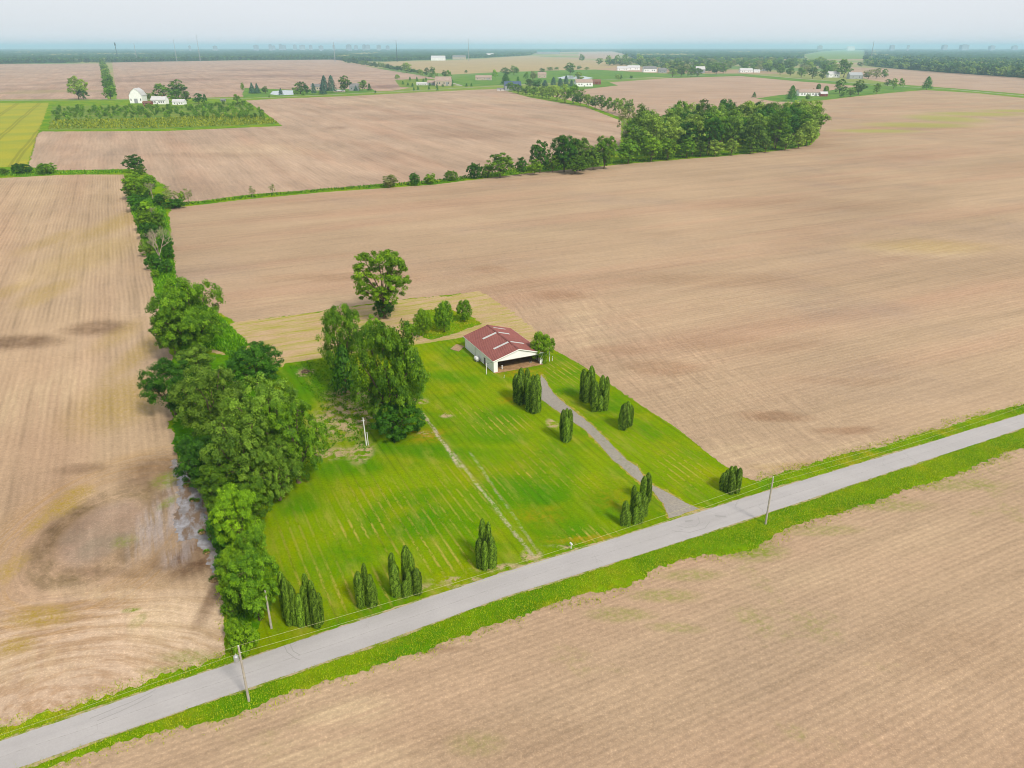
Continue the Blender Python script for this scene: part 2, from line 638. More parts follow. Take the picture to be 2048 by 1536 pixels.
# thin and bare ground
bare = n.blobs([(690, 835, 62, 42), (660, 905, 55, 12), (720, 905, 22, 22), (700, 790, 45, 14), (833, 802, 22, 8), (610, 745, 18, 7), (1105, 848, 12, 10), (1065, 1112, 20, 12),
                (930, 1160, 60, 7), (1165, 1095, 60, 4), (1000, 1135, 50, 6), (895, 830, 12, 5), (855, 868, 16, 5), (900, 1175, 80, 9, .8)], n.warp(4, 0.15), 0.5)
cl = n.rng(n.noise(n.pos, 0.45, 5, 0.72), 0.44, 0.56)
c = n.mix(n.mul(n.mul(bare, cl), 0.95), c, n.bright(ph(206, 180, 140), f))
sp = n.blobs([(1030, 800, 30, 9), (1180, 1140 - 60, 90, 8), (1220, 1000, 40, 20, .5), (1080, 1030, 50, 18, .6), (850, 870, 35, 12), (1040, 745, 40, 8)], n.warp(6, 0.1), 0.8)
c = n.mix(n.mul(sp, n.rng(n.noise(n.pos, 0.5, 4, 0.7), 0.35, 0.65, 0, 0.8)), c, ph(192, 156, 30))
# old track worn across the lawn
tr = None
for (x0, y0, x1, y1, wd, k) in [(845, 826, 920, 935, 0.45, 1), (905, 905, 1072, 1122, 0.40, .75), (940, 905, 1082, 1112, 0.3, .4)]:
    A, B = at(x0, y0), at(x1, y1)
    d = (B - A).normalized()
    L = (B - A).length
    ang = math.atan2(d[1], d[0])
    mpn = n.t.nodes.new('ShaderNodeMapping')
    mpn.vector_type = 'TEXTURE'
    mpn.inputs['Location'].default_value = (A[0], A[1], 0)
    mpn.inputs['Rotation'].default_value = (0, 0, ang)
    n.put(mpn.inputs['Vector'], n.warp(1.1, 0.25))
    s = n.t.nodes.new('ShaderNodeSeparateXYZ')
    n.put(s.inputs[0], mpn.outputs[0])
    q = n.rng(n.math('ABSOLUTE', s.outputs[1]), wd * 0.4, wd * 1.5, 1, 0)
    q = n.mul(q, n.mul(n.rng(s.outputs[0], -1, 1), n.rng(s.outputs[0], L - 1, L + 1, 1, 0)))
    q = n.mul(q, k)
    tr = q if tr is None else n.mx(tr, q)
tr = n.mul(tr, n.rng(n.noise(n.pos, 0.55, 5, 0.8), 0.42, 0.6, 0.05, 1))
c = n.mix(tr, c, n.bright(ph(212, 196, 168), f))
n.bump(gr, 0.5, 0.12)
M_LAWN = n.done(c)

# road
n = NM('tar_and_chip', 0.88, 0.25)
f = n.rng(n.noise(n.pos, 3.5, 6, 0.8), 0.3, 0.7, 0.955, 1.045)
f = n.mul(f, n.rng(n.noise(n.scl(n.uv, (0.02, 0.6, 1)), 1, 4, 0.6), 0.3, 0.7, 0.955, 1.04))
f = n.mul(f, n.rng(n.noise(n.pos, 0.15, 4), 0.3, 0.7, 0.965, 1.03))
c = n.bright(ph(204, 199, 196), f)
crk = n.t.nodes.new('ShaderNodeTexVoronoi')
crk.feature = 'DISTANCE_TO_EDGE'
crk.inputs['Scale'].default_value = 0.16
n.put(crk.inputs['Vector'], n.warp(3, 0.4))
ck = n.mul(n.rng(crk.outputs['Distance'], 0.0, 0.012, 1, 0), n.rng(n.noise(n.pos, 0.12, 3), 0.5, 0.62))
c = n.mix(n.mul(ck, 0.3), c, ph(140, 136, 132))
tm = n.blobs([(1395, 1040, 45, 14, .7), (1370, 1015, 30, 10, .7)], n.warp(3, 0.3), 0.6)
c = n.mix(n.mul(tm, 0.3), c, ph(178, 172, 166))
n.bump(n.noise(n.pos, 9, 4), 0.2, 0.03)
M_ROAD = n.done(c)
n = NM('road_seam', 0.9, 0.2)
M_SEAM = n.done(n.mix(n.rng(n.noise(n.pos, 1.2, 4), .4, .6), ph(178, 174, 170), ph(200, 195, 191)))
n = NM('tyre_rubber', 0.9, 0.2)
M_SKID = n.done(ph(184, 180, 176))

n = NM('shoulder_dirt', 1.0, 0.02)
f = n.rng(n.noise(n.pos, 2.5, 6, 0.85), 0.3, 0.7, 0.85, 1.15)
c = n.mix(n.rng(n.noise(n.pos, 0.5, 5, 0.75), 0.42, 0.6), ph(206, 186, 146), ph(136, 160, 36))
M_SHOULDER = n.done(n.bright(c, f))

n = NM('gravel', 0.95, 0.1)
f = n.rng(n.noise(n.pos, 2.5, 6, 0.85), 0.3, 0.7, 0.8, 1.2)
c = n.bright(ph(178, 170, 158), f)
c = n.mix(n.rng(n.noise(n.pos, 0.3, 4, 0.7), 0.5, 0.7, 0, 0.5), c, n.bright(ph(196, 184, 160), f))
gm = n.mul(n.blobs([(1215, 885, 14, 55), (1190, 850, 12, 40), (1250, 925, 14, 30)], n.warp(2, 0.3), 0.6), n.rng(n.noise(n.pos, 1.2, 4, .8), .45, .6))
c = n.mix(n.mul(gm, 0.35), c, ph(130, 144, 84))
n.bump(n.noise(n.pos, 5, 4, 0.8), 0.5, 0.06)
M_GRAVEL = n.done(c)

n = NM('dry_grass_edge', 0.95, 0.06)
f = n.rng(n.noise(n.pos, 1.8, 6, 0.8), 0.3, 0.7, 0.8, 1.2)
c = n.mix(n.rng(n.noise(n.pos, 0.6, 4, 0.7), 0.4, 0.6), ph(196, 172, 84), ph(150, 164, 30))
M_DRYEDGE = n.done(n.bright(c, f))

# stubble between the lawn and the field
n = NM('stubble', 0.95, 0.06)
f = n.rng(n.noise(n.pos, 1.5, 6, 0.8), 0.3, 0.7, 0.84, 1.16)
c = n.bright(ph(218, 186, 146), f)
c = n.mix(n.rng(n.noise(n.pos, .12, 5, .7), .4, .65, 0, .6), c, n.bright(ph(206, 172, 128), f))
gl = n.stripes(n.v, 3.6, 2.2, 0.3, 0.4, 0.03)
gn = n.rng(n.noise(n.scl(n.uv, (0.06, 0.35, 1)), 1, 5, 0.7), 0.42, 0.6)
c = n.mix(n.mul(n.mul(n.mx(gl, 0.42), gn), 0.95), c, n.bright(ph(172, 178, 30), f))
c = n.mix(n.mul(n.rng(n.noise(n.scl(n.uv, (0.05, 0.9, 1)), 1, 5, 0.7), 0.5, 0.66), 0.5), c, ph(180, 178, 70))
n.bump(n.noise(n.pos, 3, 5), 0.4, 0.1)
M_STUBBLE = n.done(c)

# fields
nn, c = soil('right_field_soil', (202, 174, 142), 'u', 1.6, 0.07, 0.09, head=((1060, 600), 20), drift=.5, swirl=[(1290, 742, 36, 15, 6.0, .5)],
             dark=[(1550, 830, 60, 10, .6), (1330, 735, 75, 14, .5), (1690, 862, 60, 8, .6), (1120, 590, 60, 10, .45), (1240, 700, 60, 10, .3), (1450, 560, 180, 14, .28), (700, 555, 160, 8, .3),
                   (1700, 760, 120, 9, .22), (980, 540, 40, 9, .4), (1650, 410, 220, 12, .22), (1830, 255, 120, 6, .3), (1000, 560, 120, 30, .2), (1500, 690, 160, 16, .22)],
             pale=[(1840, 500, 110, 13), (1550, 600, 200, 16, .3), (1500, 905, 90, 26, .7), (1100, 470, 160, 10, .35), (1700, 900, 120, 14, .5), (1170, 660, 45, 50, .6), (620, 600, 160, 12, .4)],
             green=[(1830, 250, 90, 5), (1750, 262, 80, 3.5), (1890, 237, 60, 7), (1950, 228, 80, 4), (2050, 222, 80, 3), (1840, 250, 90, 5)],
             yel=[(1860, 492, 120, 12, .5), (1650, 930, 120, 8, .6)], moist=(158, 118, 88), gcol=(182, 186, 88))
# the green swale and lines of tyre marks curving off the field corner
M_F_RIGHT = nn.done(c)

nn, c = soil('left_field_soil', (206, 177, 143), 'v', 1.5, 0.17, 0.10,
             dark=[(330, 1060, 115, 95, .42), (125, 1065, 50, 60, .45), (40, 685, 85, 14, .75), (200, 655, 60, 16, .7), (310, 945, 70, 34, .7), (350, 985, 40, 60, .6), (390, 1115, 60, 40, 1.0), (340, 1120, 60, 22, .7), (160, 940, 50, 12, .5), (240, 1142, 110, 12, .5), (432, 1190, 16, 60, .7)],
             pale=[(320, 1030, 26, 50, .8), (60, 800, 90, 60, .6), (330, 1240, 110, 40, .5), (190, 1180, 90, 14, .6), (60, 1330, 110, 40, .5), (250, 480, 90, 60, .35)],
             yel=[(120, 1010, 26, 26), (75, 1050, 16, 26, .8), (150, 985, 26, 10, .9), (250, 800, 80, 50, .75), (80, 1230, 60, 20, .95), (30, 1290, 34, 18, .9), (250, 440, 36, 40, .7), (180, 510, 60, 40, .5),
                  (100, 580, 30, 24, .6), (90, 590, 26, 22, .6), (300, 690, 26, 60, .7), (240, 670, 26, 30, .5), (15, 1140, 22, 26, .7), (20, 580, 26, 26, .5), (105, 480, 26, 24, .5)],
             green=[(330, 960, 26, 14, .8), (335, 1005, 10, 14, .7), (262, 1215, 16, 5), (275, 1240, 14, 16, .5), (245, 1090, 20, 12, .5), (400, 1315, 70, 12, .6), (350, 1340, 60, 8, .6)],
             swirl=[(205, 1060, 100, 88, 15.0, 0.8), (150, 1420, 260, 130, 7.0, 0.35)], wetring=True, wamp=6, grey=[(335, 1030, 45, 70, .9), (365, 1095, 34, 34, .7), (345, 960, 20, 30, .6)], moist=(112, 84, 62), gcol=(140, 156, 44))
wetm = nn.blobs([(370, 1010, 40, 60), (390, 1100, 40, 40), (310, 1000, 26, 50, .6)], nn.warp(6, .1), .5)
nn.put(nn.b.inputs['Roughness'], nn.math('MULTIPLY_ADD', wetm, -0.45, 0.95))
M_F_LEFT = nn.done(c)

nn, c = soil('near_field_soil', (203, 174, 142), 'u', 0.95, 0.09, 0.08,
             dark=[(840, 1300, 90, 8, .5), (1000, 1480, 200, 50, .22), (1900, 1300, 160, 60, .2)],
             pale=[(690, 1420, 90, 36, .9), (640, 1500, 160, 40, .6), (1500, 1150, 200, 30, .35), (1800, 1060, 200, 40, .3)],
             green=[(1500, 1100, 60, 18, .95), (1330, 1190, 60, 12, .55), (1240, 1230, 60, 14, .5), (1380, 1150, 60, 10, .5), (1760, 1010, 90, 12, .5), (1640, 1060, 70, 10, .5), (950, 1480, 50, 22, .3),
                    (1350, 1255, 50, 10, .4), (1900, 970, 100, 10, .5)],
             edge_green=0.5, wamp=3, drift=.5, moist=(140, 108, 80), gcol=(146, 160, 52), grain=0.14)
M_F_NEAR = nn.done(c)

nn, c = soil('middle_field_soil', (203, 175, 149), 'v', 3.0, 0.08, 0.12,
             dark=[(850, 235, 90, 6, .45), (700, 215, 60, 5, .4), (672, 256, 22, 3, .6), (950, 270, 100, 8, .35), (400, 310, 140, 5, .3), (1150, 215, 60, 5, .3)],
             pale=[(672, 257, 10, 2, .9), (520, 300, 120, 14, .4), (780, 205, 120, 8, .4), (1000, 200, 90, 6, .4)], grain=0.06, moist=(160, 128, 108))
M_F_MID = nn.done(c)

nn, c = soil('upper_field_soil', (200, 170, 148), 'v', 6.0, 0.06, 0.14,
             dark=[(560, 152, 120, 3, .6), (330, 160, 120, 4, .5), (250, 155, 20, 14, .45), (770, 173, 40, 4, .9), (520, 140, 80, 2, .5), (60, 178, 100, 3, .4), (300, 180, 60, 5, .4)],
             green=[(120, 182, 90, 2, .7), (50, 186, 60, 2, .6)], grain=0.05, moist=(150, 120, 108), gcol=(168, 160, 100))
M_F_UP = nn.done(c)
nn, c = soil('plain_field_soil', (203, 174, 148), 'u', 6.0, 0.05, 0.08, grain=0.05)
M_F_PLAIN = nn.done(c)
nn, c = soil('tan_field_soil', (200, 178, 128), 'u', 6.0, 0.05, 0.07, grain=0.05)
M_F_TAN = nn.done(c)

n = NM('wheat_crop', 0.95, 0.06)
f = n.rng(n.noise(n.pos, 0.7, 5, 0.7), 0.3, 0.7, 0.9, 1.1)
c = n.mix(n.rng(n.noise(n.pos, 0.02, 4), 0.35, 0.65), ph(192, 186, 52), ph(170, 178, 58))
s1 = n.stripes(n.u, 30.0, 0.12, 0.075, 0.02, 0.01)
s2 = n.stripes(n.add(n.u, 3.4), 30.0, 0.12, 0.075, 0.02, 0.01)
c = n.mix(n.mul(n.mx(s1, s2), 0.5), c, ph(138, 136, 46))
M_WHEAT = n.done(n.bright(c, f))
n, c = grass('farm_yard_grass', (124, 160, 60), (98, 146, 56), (176, 180, 92), 0.5, 0.5, 0.1)
M_YARD = n.done(c)
n, c = grass('meadow_grass', (140, 160, 64), (112, 150, 50), (190, 182, 104), 0.7, 0.6, 0.14)
M_MEADOW = n.done(c)
n, c = grass('rough_grass', (108, 160, 8), (80, 140, 8), (150, 172, 20), 0.5, 1.4, 0.3)
M_ROUGH = n.done(c)
M_FARROAD = plain('far_road', ph(196, 190, 178), 0.9, 0.1, var=0.05, sc=0.1)
M_DIRT = plain('barn_dirt', ph(196, 158, 116), 0.95, 0.05, var=0.25, sc=0.7, bump=0.4)

n = NM('pond_water', 0.12, 0.6)
c = n.mix(n.rng(n.noise(n.pos, 0.5, 5, 0.7), 0.35, 0.65), ph(146, 138, 134), ph(186, 182, 186))
n.bump(n.noise(n.pos, 1.2, 2), 0.03, 0.03)
mud = n.rng(n.noise(n.scl(n.uv, (0.45, 0.16, 1)), 1.0, 6, 0.7), 0.45, 0.62)
c = n.mix(mud, c, ph(134, 108, 84))
n.put(n.b.inputs['Roughness'], n.rng(mud, 0, 1, .14, .9))
M_PUDDLE = n.done(c)
M_WATER = plain('far_pond_water', ph(200, 206, 204), 0.15, 0.5, var=0.04, sc=0.02)

# ------------------------------------------------------------------ ground, fields, roads
mb = MB()
mb.poly([(-45000, -400, 0), (45000, -400, 0), (45000, 45000, 0), (-45000, 45000, 0)])
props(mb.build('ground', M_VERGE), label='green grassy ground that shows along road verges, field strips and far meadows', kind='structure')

sheet('near_field', [(40, 1548), (200, 1497), (330, 1462), (470, 1432), (560, 1396), (650, 1364), (740, 1334), (800, 1312), (860, 1297), (960, 1262), (1060, 1225),
                     (1150, 1196), (1250, 1168), (1300, 1142), (1400, 1112), (1470, 1108), (1520, 1088), (1560, 1062), (1620, 1042), (1700, 1018), (1800, 984), (1900, 950),
                     (2048, 896), (2300, 800), (2700, 800), (3200, 1400), (3000, 2600), (-400, 2600), (-300, 1680)], 0.02, M_F_NEAR, 0.9, 1)
sheet('left_field', [(-900, 1750), (-200, 1512), (0, 1454), (100, 1426), (200, 1392), (330, 1350), (400, 1332), (462, 1306), (462, 1240), (450, 1170), (440, 1110), (420, 1000),
                     (350, 900), (345, 830), (345, 740), (335, 680), (325, 620), (303, 540), (288, 480), (268, 430), (256, 380), (249, 349), (180, 349), (120, 350), (0, 356), (-400, 372), (-1600, 420)],
      0.02, M_F_LEFT, 1.1, 2)
sheet('right_field', [(338, 430), (345, 416), (380, 412), (500, 398), (640, 385), (760, 377), (870, 369), (960, 358), (1060, 346), (1150, 338), (1250, 328), (1350, 320), (1450, 312),
                      (1560, 301), (1622, 290), (1640, 270), (1630, 235), (1600, 206), (1660, 199), (1720, 192), (1790, 185), (1850, 180), (1950, 186), (2048, 196), (2500, 235), (3300, 400), (2500, 670),
                      (2048, 808), (1960, 832), (1850, 866), (1750, 894), (1650, 922), (1570, 944), (1512, 962), (1480, 952), (1440, 925), (1350, 855), (1250, 790), (1190, 747), (1130, 712),
                      (1090, 690), (1040, 640), (960, 583), (900, 590), (820, 597), (720, 611), (600, 628), (470, 645), (440, 625), (380, 600), (352, 560), (346, 500)], 0.02, M_F_RIGHT, 0.8, 3)
sheet('back_field', [(1243, 236), (1170, 208), (1100, 192), (1150, 178), (1200, 166), (1340, 156), (1480, 152), (1560, 157), (1640, 166), (1740, 174), (1830, 178), (1720, 190), (1600, 204), (1632, 238)],
      0.03, M_F_PLAIN, 1.0, 4)
sheet('middle_field', [(57, 334), (75, 268), (85, 263), (330, 262), (565, 252), (530, 226), (492, 201), (560, 197), (700, 192), (850, 184), (960, 179), (1000, 178), (1060, 195), (1170, 214), (1243, 242),
                       (1240, 300), (1050, 332), (950, 353), (850, 362), (760, 368), (640, 378), (500, 389), (400, 402), (350, 404), (330, 372), (297, 347), (270, 338), (120, 341)], 0.03, M_F_MID, 1.4, 5)
sheet('wheat_field', [(-500, 210), (98, 205.5), (88, 235), (74, 272), (54, 333), (-500, 341)], 0.03, M_WHEAT, 1.4, 6)
sheet('upper_left_field', [(-500, 131), (202, 127), (210, 160), (214, 198.5), (-500, 201)], 0.03, M_F_UP, 2, 7)
sheet('upper_field', [(224, 124), (400, 121), (665, 119), (700, 127), (760, 138), (830, 149), (880, 158), (860, 168), (790, 181), (560, 192), (400, 195.5), (234, 198)], 0.03, M_F_UP, 2, 8)
sheet('tan_field', [(765, 124), (860, 122), (960, 118), (1060, 111.5), (1180, 120), (1270, 130), (1190, 139), (1090, 141), (1000, 144), (905, 149), (850, 144)], 0.03, M_F_TAN, 3, 9)
sheet('far_right_field', [(1700, 134), (1790, 138), (2048, 156), (2500, 190), (2500, 230), (2048, 188), (1900, 176), (1800, 169), (1740, 160), (1700, 150)], 0.03, M_F_PLAIN, 3, 10)
sheet('far_pink_field', [(1157, 104), (1225, 103.2), (1246, 108), (1225, 118), (1158, 117)], 0.03, M_F_PLAIN, 4, 11)
sheet('far_green_field', [(1608, 110), (1640, 104), (1688, 99.5), (1730, 101.5), (1732, 118), (1620, 119)], 0.03, M_MEADOW, 4, 12)
sheet('farm_meadow', [(920, 153), (1000, 145), (1100, 141), (1190, 139), (1340, 148), (1470, 149), (1340, 152), (1200, 160), (1100, 166), (1000, 170), (930, 173), (900, 166)], 0.04, M_YARD, 3, 13)
sheet('farm_yard', [(790, 160), (850, 157), (890, 160), (905, 171), (840, 176), (800, 174)], 0.04, M_MEADOW, 2, 14)
sheet('spruce_yard', [(484, 188), (490, 176), (600, 180), (680, 178), (745, 178), (752, 184), (620, 190), (488, 195)], 0.04, M_YARD, 2, 15)
sheet('shed_yard', [(1090, 178), (1150, 166), (1215, 163), (1236, 171), (1190, 176), (1130, 184)], 0.045, M_YARD, 2, 16)
sheet('ranch_yard', [(1512, 197), (1560, 190), (1640, 184), (1720, 172), (1800, 172), (1852, 177), (1800, 183), (1720, 191), (1640, 200), (1590, 204), (1550, 203)], 0.045, M_YARD, 2, 17)
sheet('field_verge', [(1230, 150), (1480, 147), (1600, 158), (1740, 168), (1740, 172), (1600, 163), (1480, 152), (1350, 156)], 0.035, M_YARD, 2, 18)
sheet('nursery_ground', [(105, 212), (300, 210), (484, 204), (556, 248), (330, 258), (98, 260)], 0.03, M_MEADOW, 2, 19)
sheet('stubble_strip', [(462, 646), (600, 629), (720, 612), (820, 598), (900, 591), (958, 582), (1010, 612), (1060, 652), (1110, 698), (1080, 705), (940, 680), (850, 694), (700, 714), (570, 734), (460, 720), (400, 690)],
      0.03, M_STUBBLE, 1.3, 20)
sheet('lawn', [(455, 1330), (700, 1255), (1000, 1158), (1200, 1095), (1395, 1034), (1530, 988), (1512, 964), (1482, 952), (1440, 925), (1350, 855), (1250, 790), (1190, 747), (1130, 712), (1105, 700),
               (1050, 690), (935, 673), (850, 687), (700, 707), (570, 727), (540, 770), (440, 860), (450, 1000), (450, 1200)], 0.045, M_LAWN, 0.35, 21)
sheet('trio_grass', [(822, 652), (845, 622), (890, 616), (940, 632), (962, 648), (930, 660), (862, 680), (830, 668)], 0.06, M_VERGE, 0.7, 22)
sheet('hedge_grass', [(250, 350), (330, 420), (345, 500), (352, 560), (400, 602), (460, 650), (500, 690), (470, 720), (430, 700), (350, 700), (322, 640), (303, 545), (285, 480), (262, 420)], 0.05, M_ROUGH, 0.8, 23)
sheet('thicket_ground', [(350, 700), (470, 715), (540, 780), (590, 880), (580, 945), (515, 985), (500, 1060), (500, 1130), (520, 1240), (515, 1285), (470, 1300), (462, 1230), (440, 1150), (428, 1080), (405, 980), (350, 900), (340, 800)],
      0.055, M_ROUGH, 0.9, 24)
sheet('wet_ground', [(345, 920), (365, 930), (382, 962), (412, 985), (414, 1030), (428, 1070), (440, 1100), (442, 1140), (425, 1150), (405, 1100), (385, 1080), (354, 1086), (346, 1045), (356, 1003), (358, 968)],
      0.056, M_PUDDLE, 1.0, 26, 0.3)

UPR = [(-900, 1768), (0, 1484), (250, 1398), (500, 1316), (750, 1232), (1000, 1148), (1200, 1086), (1350, 1040), (1500, 993), (1700, 933), (1880, 879), (2048, 828), (2600, 668)]
LWR = [(2600, 690), (2048, 856), (1880, 912), (1700, 972), (1500, 1038), (1300, 1104), (1000, 1198), (750, 1290), (500, 1376), (250, 1462), (60, 1530), (0, 1550), (-900, 1880)]
sheet('road_shoulder', [(x, y - (1.0 + .004 * max(0, y - 800))) for x, y in UPR] + [(x, y + (1.0 + .004 * max(0, y - 800))) for x, y in LWR], 0.07, M_SHOULDER, 0.28, 29, 0.4)
sheet('road', UPR + LWR, 0.10, M_ROAD, 0.10, 30, 0.5)


def ribbon(name, pts, width, z, mat, kind='structure', step=2.0, wob=0.0, parent=None):
    P = [at(*p) for p in pts]
    Q = []
    for a, b in zip(P[:-1], P[1:]):
        k = max(1, int((b - a).length / step))
        Q += [a.lerp(b, i / k) for i in range(k)]
    Q.append(P[-1])
    vs, fs = [], []
    for i, q in enumerate(Q):
        d = (Q[min(i + 1, len(Q) - 1)] - Q[max(i - 1, 0)]).normalized()
        s = Vector((-d[1], d[0], 0))
        w = width / 2 * (1 + wob * mnoise.noise(q * 0.3))
        o = s * (wob * 2 * mnoise.noise(q * 0.11))
        vs += [tuple(q + o + s * w + Vector((0, 0, z))), tuple(q + o - s * w + Vector((0, 0, z)))]
    for i in range(len(Q) - 1):
        fs.append((2 * i, 2 * i + 1, 2 * i + 3, 2 * i + 2))
    me = bpy.data.meshes.new(name)
    me.from_pydata(vs, [], fs)
    me.update()
    o = link(name, me, mat, parent)
    if kind and parent is None:
        o['kind'] = kind
    return o


MID = [((a[0] + b[0]) / 2, (a[1] + b[1]) / 2) for a, b in zip(UPR, [(-900, 1880), (0, 1550), (250, 1462), (500, 1376), (750, 1290), (1000, 1198), (1200, 1136), (1350, 1088), (1500, 1038), (1700, 972), (1880, 912), (2048, 856), (2600, 690)])]
ribbon('road_centre_seam', MID, 0.07, 0.104, M_SEAM, step=1.5, wob=0.12)
for k, (pts, w) in enumerate([([(180, 1438), (230, 1418), (262, 1406), (300, 1388), (312, 1380)], 0.12), ([(195, 1442), (240, 1424), (275, 1408), (305, 1392)], 0.12),
                              ([(568, 1292), (574, 1306), (590, 1318), (600, 1322)], 0.12), ([(580, 1290), (586, 1304), (600, 1312)], 0.12),
                              ([(1352, 1052), (1372, 1056), (1392, 1054), (1400, 1046), (1396, 1034)], 0.12), ([(1344, 1062), (1380, 1066), (1410, 1058), (1420, 1044)], 0.12),
                              ([(1370, 1044), (1386, 1042)], 0.5), ([(1430, 1032), (1452, 1034)], 0.45)]):
    ribbon('tyre_mark', pts, w, 0.107 + 0.0015 * k, M_SKID, step=0.5, wob=0.1)
# driveway with dry edges
DL = [(1081, 760), (1081, 798), (1112, 820), (1142, 842), (1173, 862), (1203, 893), (1224, 918), (1244, 934), (1259, 949), (1280, 966), (1300, 977), (1326, 1008), (1338, 1037)]
DR = [(1400, 1018), (1380, 1010), (1361, 1000), (1335, 984), (1302, 969), (1287, 951), (1275, 934), (1254, 921), (1231, 900), (1208, 875), (1186, 852), (1168, 837), (1142, 817), (1122, 801), (1104, 784), (1094, 766), (1082, 750)]
sheet('driveway_edge', [(x - 2, y + 1) for x, y in DL] + [(1430, 1024)] + [(x + 2, y - 2) for x, y in DR], 0.06, M_DRYEDGE, 0.6, 32, 0.35)
sheet('driveway', DL + DR, 0.075, M_GRAVEL, 0.2, 31, 0.35)

# far roads
ribbon('far_road', [(-500, 203), (0, 201), (260, 199.5), (500, 196.5), (620, 191.5), (800, 183), (1000, 171.5), (1100, 166.5), (1200, 160), (1340, 153.5), (1440, 149), (1520, 150.5),
                    (1640, 160.5), (1700, 165), (1820, 174), (1900, 178.5), (2048, 191.5), (2500, 230)], 7.0, 0.08, M_FARROAD, step=40)
ribbon('far_side_road', [(1060, 112), (1110, 114), (1180, 119.5), (1230, 125), (1270, 130.5), (1320, 134)], 9.0, 0.08, M_FARROAD, step=60)
ribbon('farm_lane', [(912, 171), (925, 172), (905, 166), (898, 168)], 7.0, 0.07, M_FARROAD, step=20)

# ------------------------------------------------------------------ foliage meshes
def leaf_quads(C, Nrm, size, aspect=0.6, droop=0.0, g=None):
    """one pointed leaf face per centre"""
    g = g or nr
    n = len(C)
    Nrm = Nrm / (np.linalg.norm(Nrm, axis=1, keepdims=True) + 1e-9)
    t = g.normal(size=(n, 3))
    t[:, 2] -= droop
    t -= (t * Nrm).sum(1, keepdims=True) * Nrm
    t /= np.linalg.norm(t, axis=1, keepdims=True) + 1e-9
    b = np.cross(Nrm, t)
    s = (size * g.uniform(0.6, 1.35, n))[:, None]
    w = s * aspect
    v = np.empty((n, 4, 3))
    v[:, 0] = C - t * s * .5
    v[:, 1] = C + b * w * .5 + Nrm * s * .08
    v[:, 2] = C + t * s * .5
    v[:, 3] = C - b * w * .5 + Nrm * s * .08
    return v


def sphere_dirs(n, g=None):
    g = g or nr
    d = g.normal(size=(n, 3))
    return d / np.linalg.norm(d, axis=1, keepdims=True)


def crown(seed, H=1.0, z0=0.12, Rr=0.5, lobes=9, clumps=90, per=60, leaf=0.02, lobe_r=0.24, clump_r=0.055, droop=0.2, flat=0.75, spread=1.0, inner=0.12,
          top_bias=0.3, stretch=(1, 1, 1), hang=0.0):
    """broadleaf crown made of lobes, their clumps and single leaf sprays; height H, radius Rr"""
    g = np.random.default_rng(seed)
    zc = (z0 + H) / 2
    hz = (H - z0) / 2
    L = [(np.array([0, 0, zc + 0.1 * hz]), lobe_r * 1.15)]
    gold = PI * (3 - 5 ** .5)
    for i in range(lobes):
        t = (i + 0.5) / lobes
        zz = 1 - 2 * t
        rr = math.sqrt(max(0, 1 - zz * zz))
        a = gold * i + g.uniform(-.5, .5)
        rad = lobe_r * g.uniform(0.72, 1.2)
        d = np.array([math.cos(a) * rr * (Rr - rad * .85), math.sin(a) * rr * (Rr - rad * .85), zz * (hz - rad * 0.8)]) * g.uniform(0.85, 1.08)
        if zz < -0.5:
            d[2] *= 0.9
        L.append((np.array([0, 0, zc]) + d, rad))
    LC = np.array([l[0] for l in L])
    LR = np.array([l[1] for l in L])
    # clump centres on the lobes' outer surface
    cc, cn = [], []
    while len(cc) < clumps:
        i = g.integers(len(L))
        d = sphere_dirs(1, g)[0]
        if d[2] < -0.35 and g.random() < 0.7:
            continue
        if g.random() < top_bias and d[2] < 0.1:
            continue
        p = LC[i] + d * LR[i] * np.array([1, 1, 0.9]) * g.uniform(0.85, 1.06)
        dist = np.linalg.norm((p - LC), axis=1) / LR
        dist[i] = 9
        if dist.min() < 0.72:
            continue
        if p[2] < z0 * 0.6:
            continue
        cc.append(p)
        cn.append(d)
    cc, cn = np.array(cc), np.array(cn)
    N = clumps * per
    idx = np.repeat(np.arange(clumps), per)
    rad = clump_r * g.uniform(0.6, 1.35, clumps)
    d = sphere_dirs(N, g) * (g.uniform(0.25, 1, N) ** 0.6)[:, None]
    d[:, 2] *= flat
    C = cc[idx] + d * rad[idx][:, None] * np.array([1.15, 1.15, 1])
    if hang:      # sprays that hang outwards and down
        t = g.uniform(0, 1, N)
        out = cn[idx] * np.array([1, 1, 0.0])
        C += out * (t * hang * 0.6)[:, None]
        C[:, 2] -= t ** 1.5 * hang * g.uniform(.6, 1.2, clumps)[idx]
    nn_ = d + cn[idx] * 0.5 + np.array([0, 0, 0.75]) + g.normal(size=(N, 3)) * 0.38
    tint = g.uniform(-1, 1, clumps)[idx] * 0.6 + g.uniform(-1, 1, N) * 0.4
    if inner:
        ni = int(N * inner)
        k = g.integers(len(L), size=ni)
        di = sphere_dirs(ni, g) * (g.uniform(0, 0.85, ni) ** .5)[:, None]
        Ci = LC[k] + di * LR[k][:, None] * 0.85
        C = np.vstack([C, Ci])
        nn_ = np.vstack([nn_, sphere_dirs(ni, g) + np.array([0, 0, .4])])
        tint = np.concatenate([tint, g.uniform(-1, 1, ni)])
    sizes = leaf
    v = leaf_quads(C, nn_, sizes, 0.62, droop, g)
    v[..., 2] = np.maximum(v[..., 2], 0.004)
    v *= np.array(stretch)
    return v, tint, L, cc


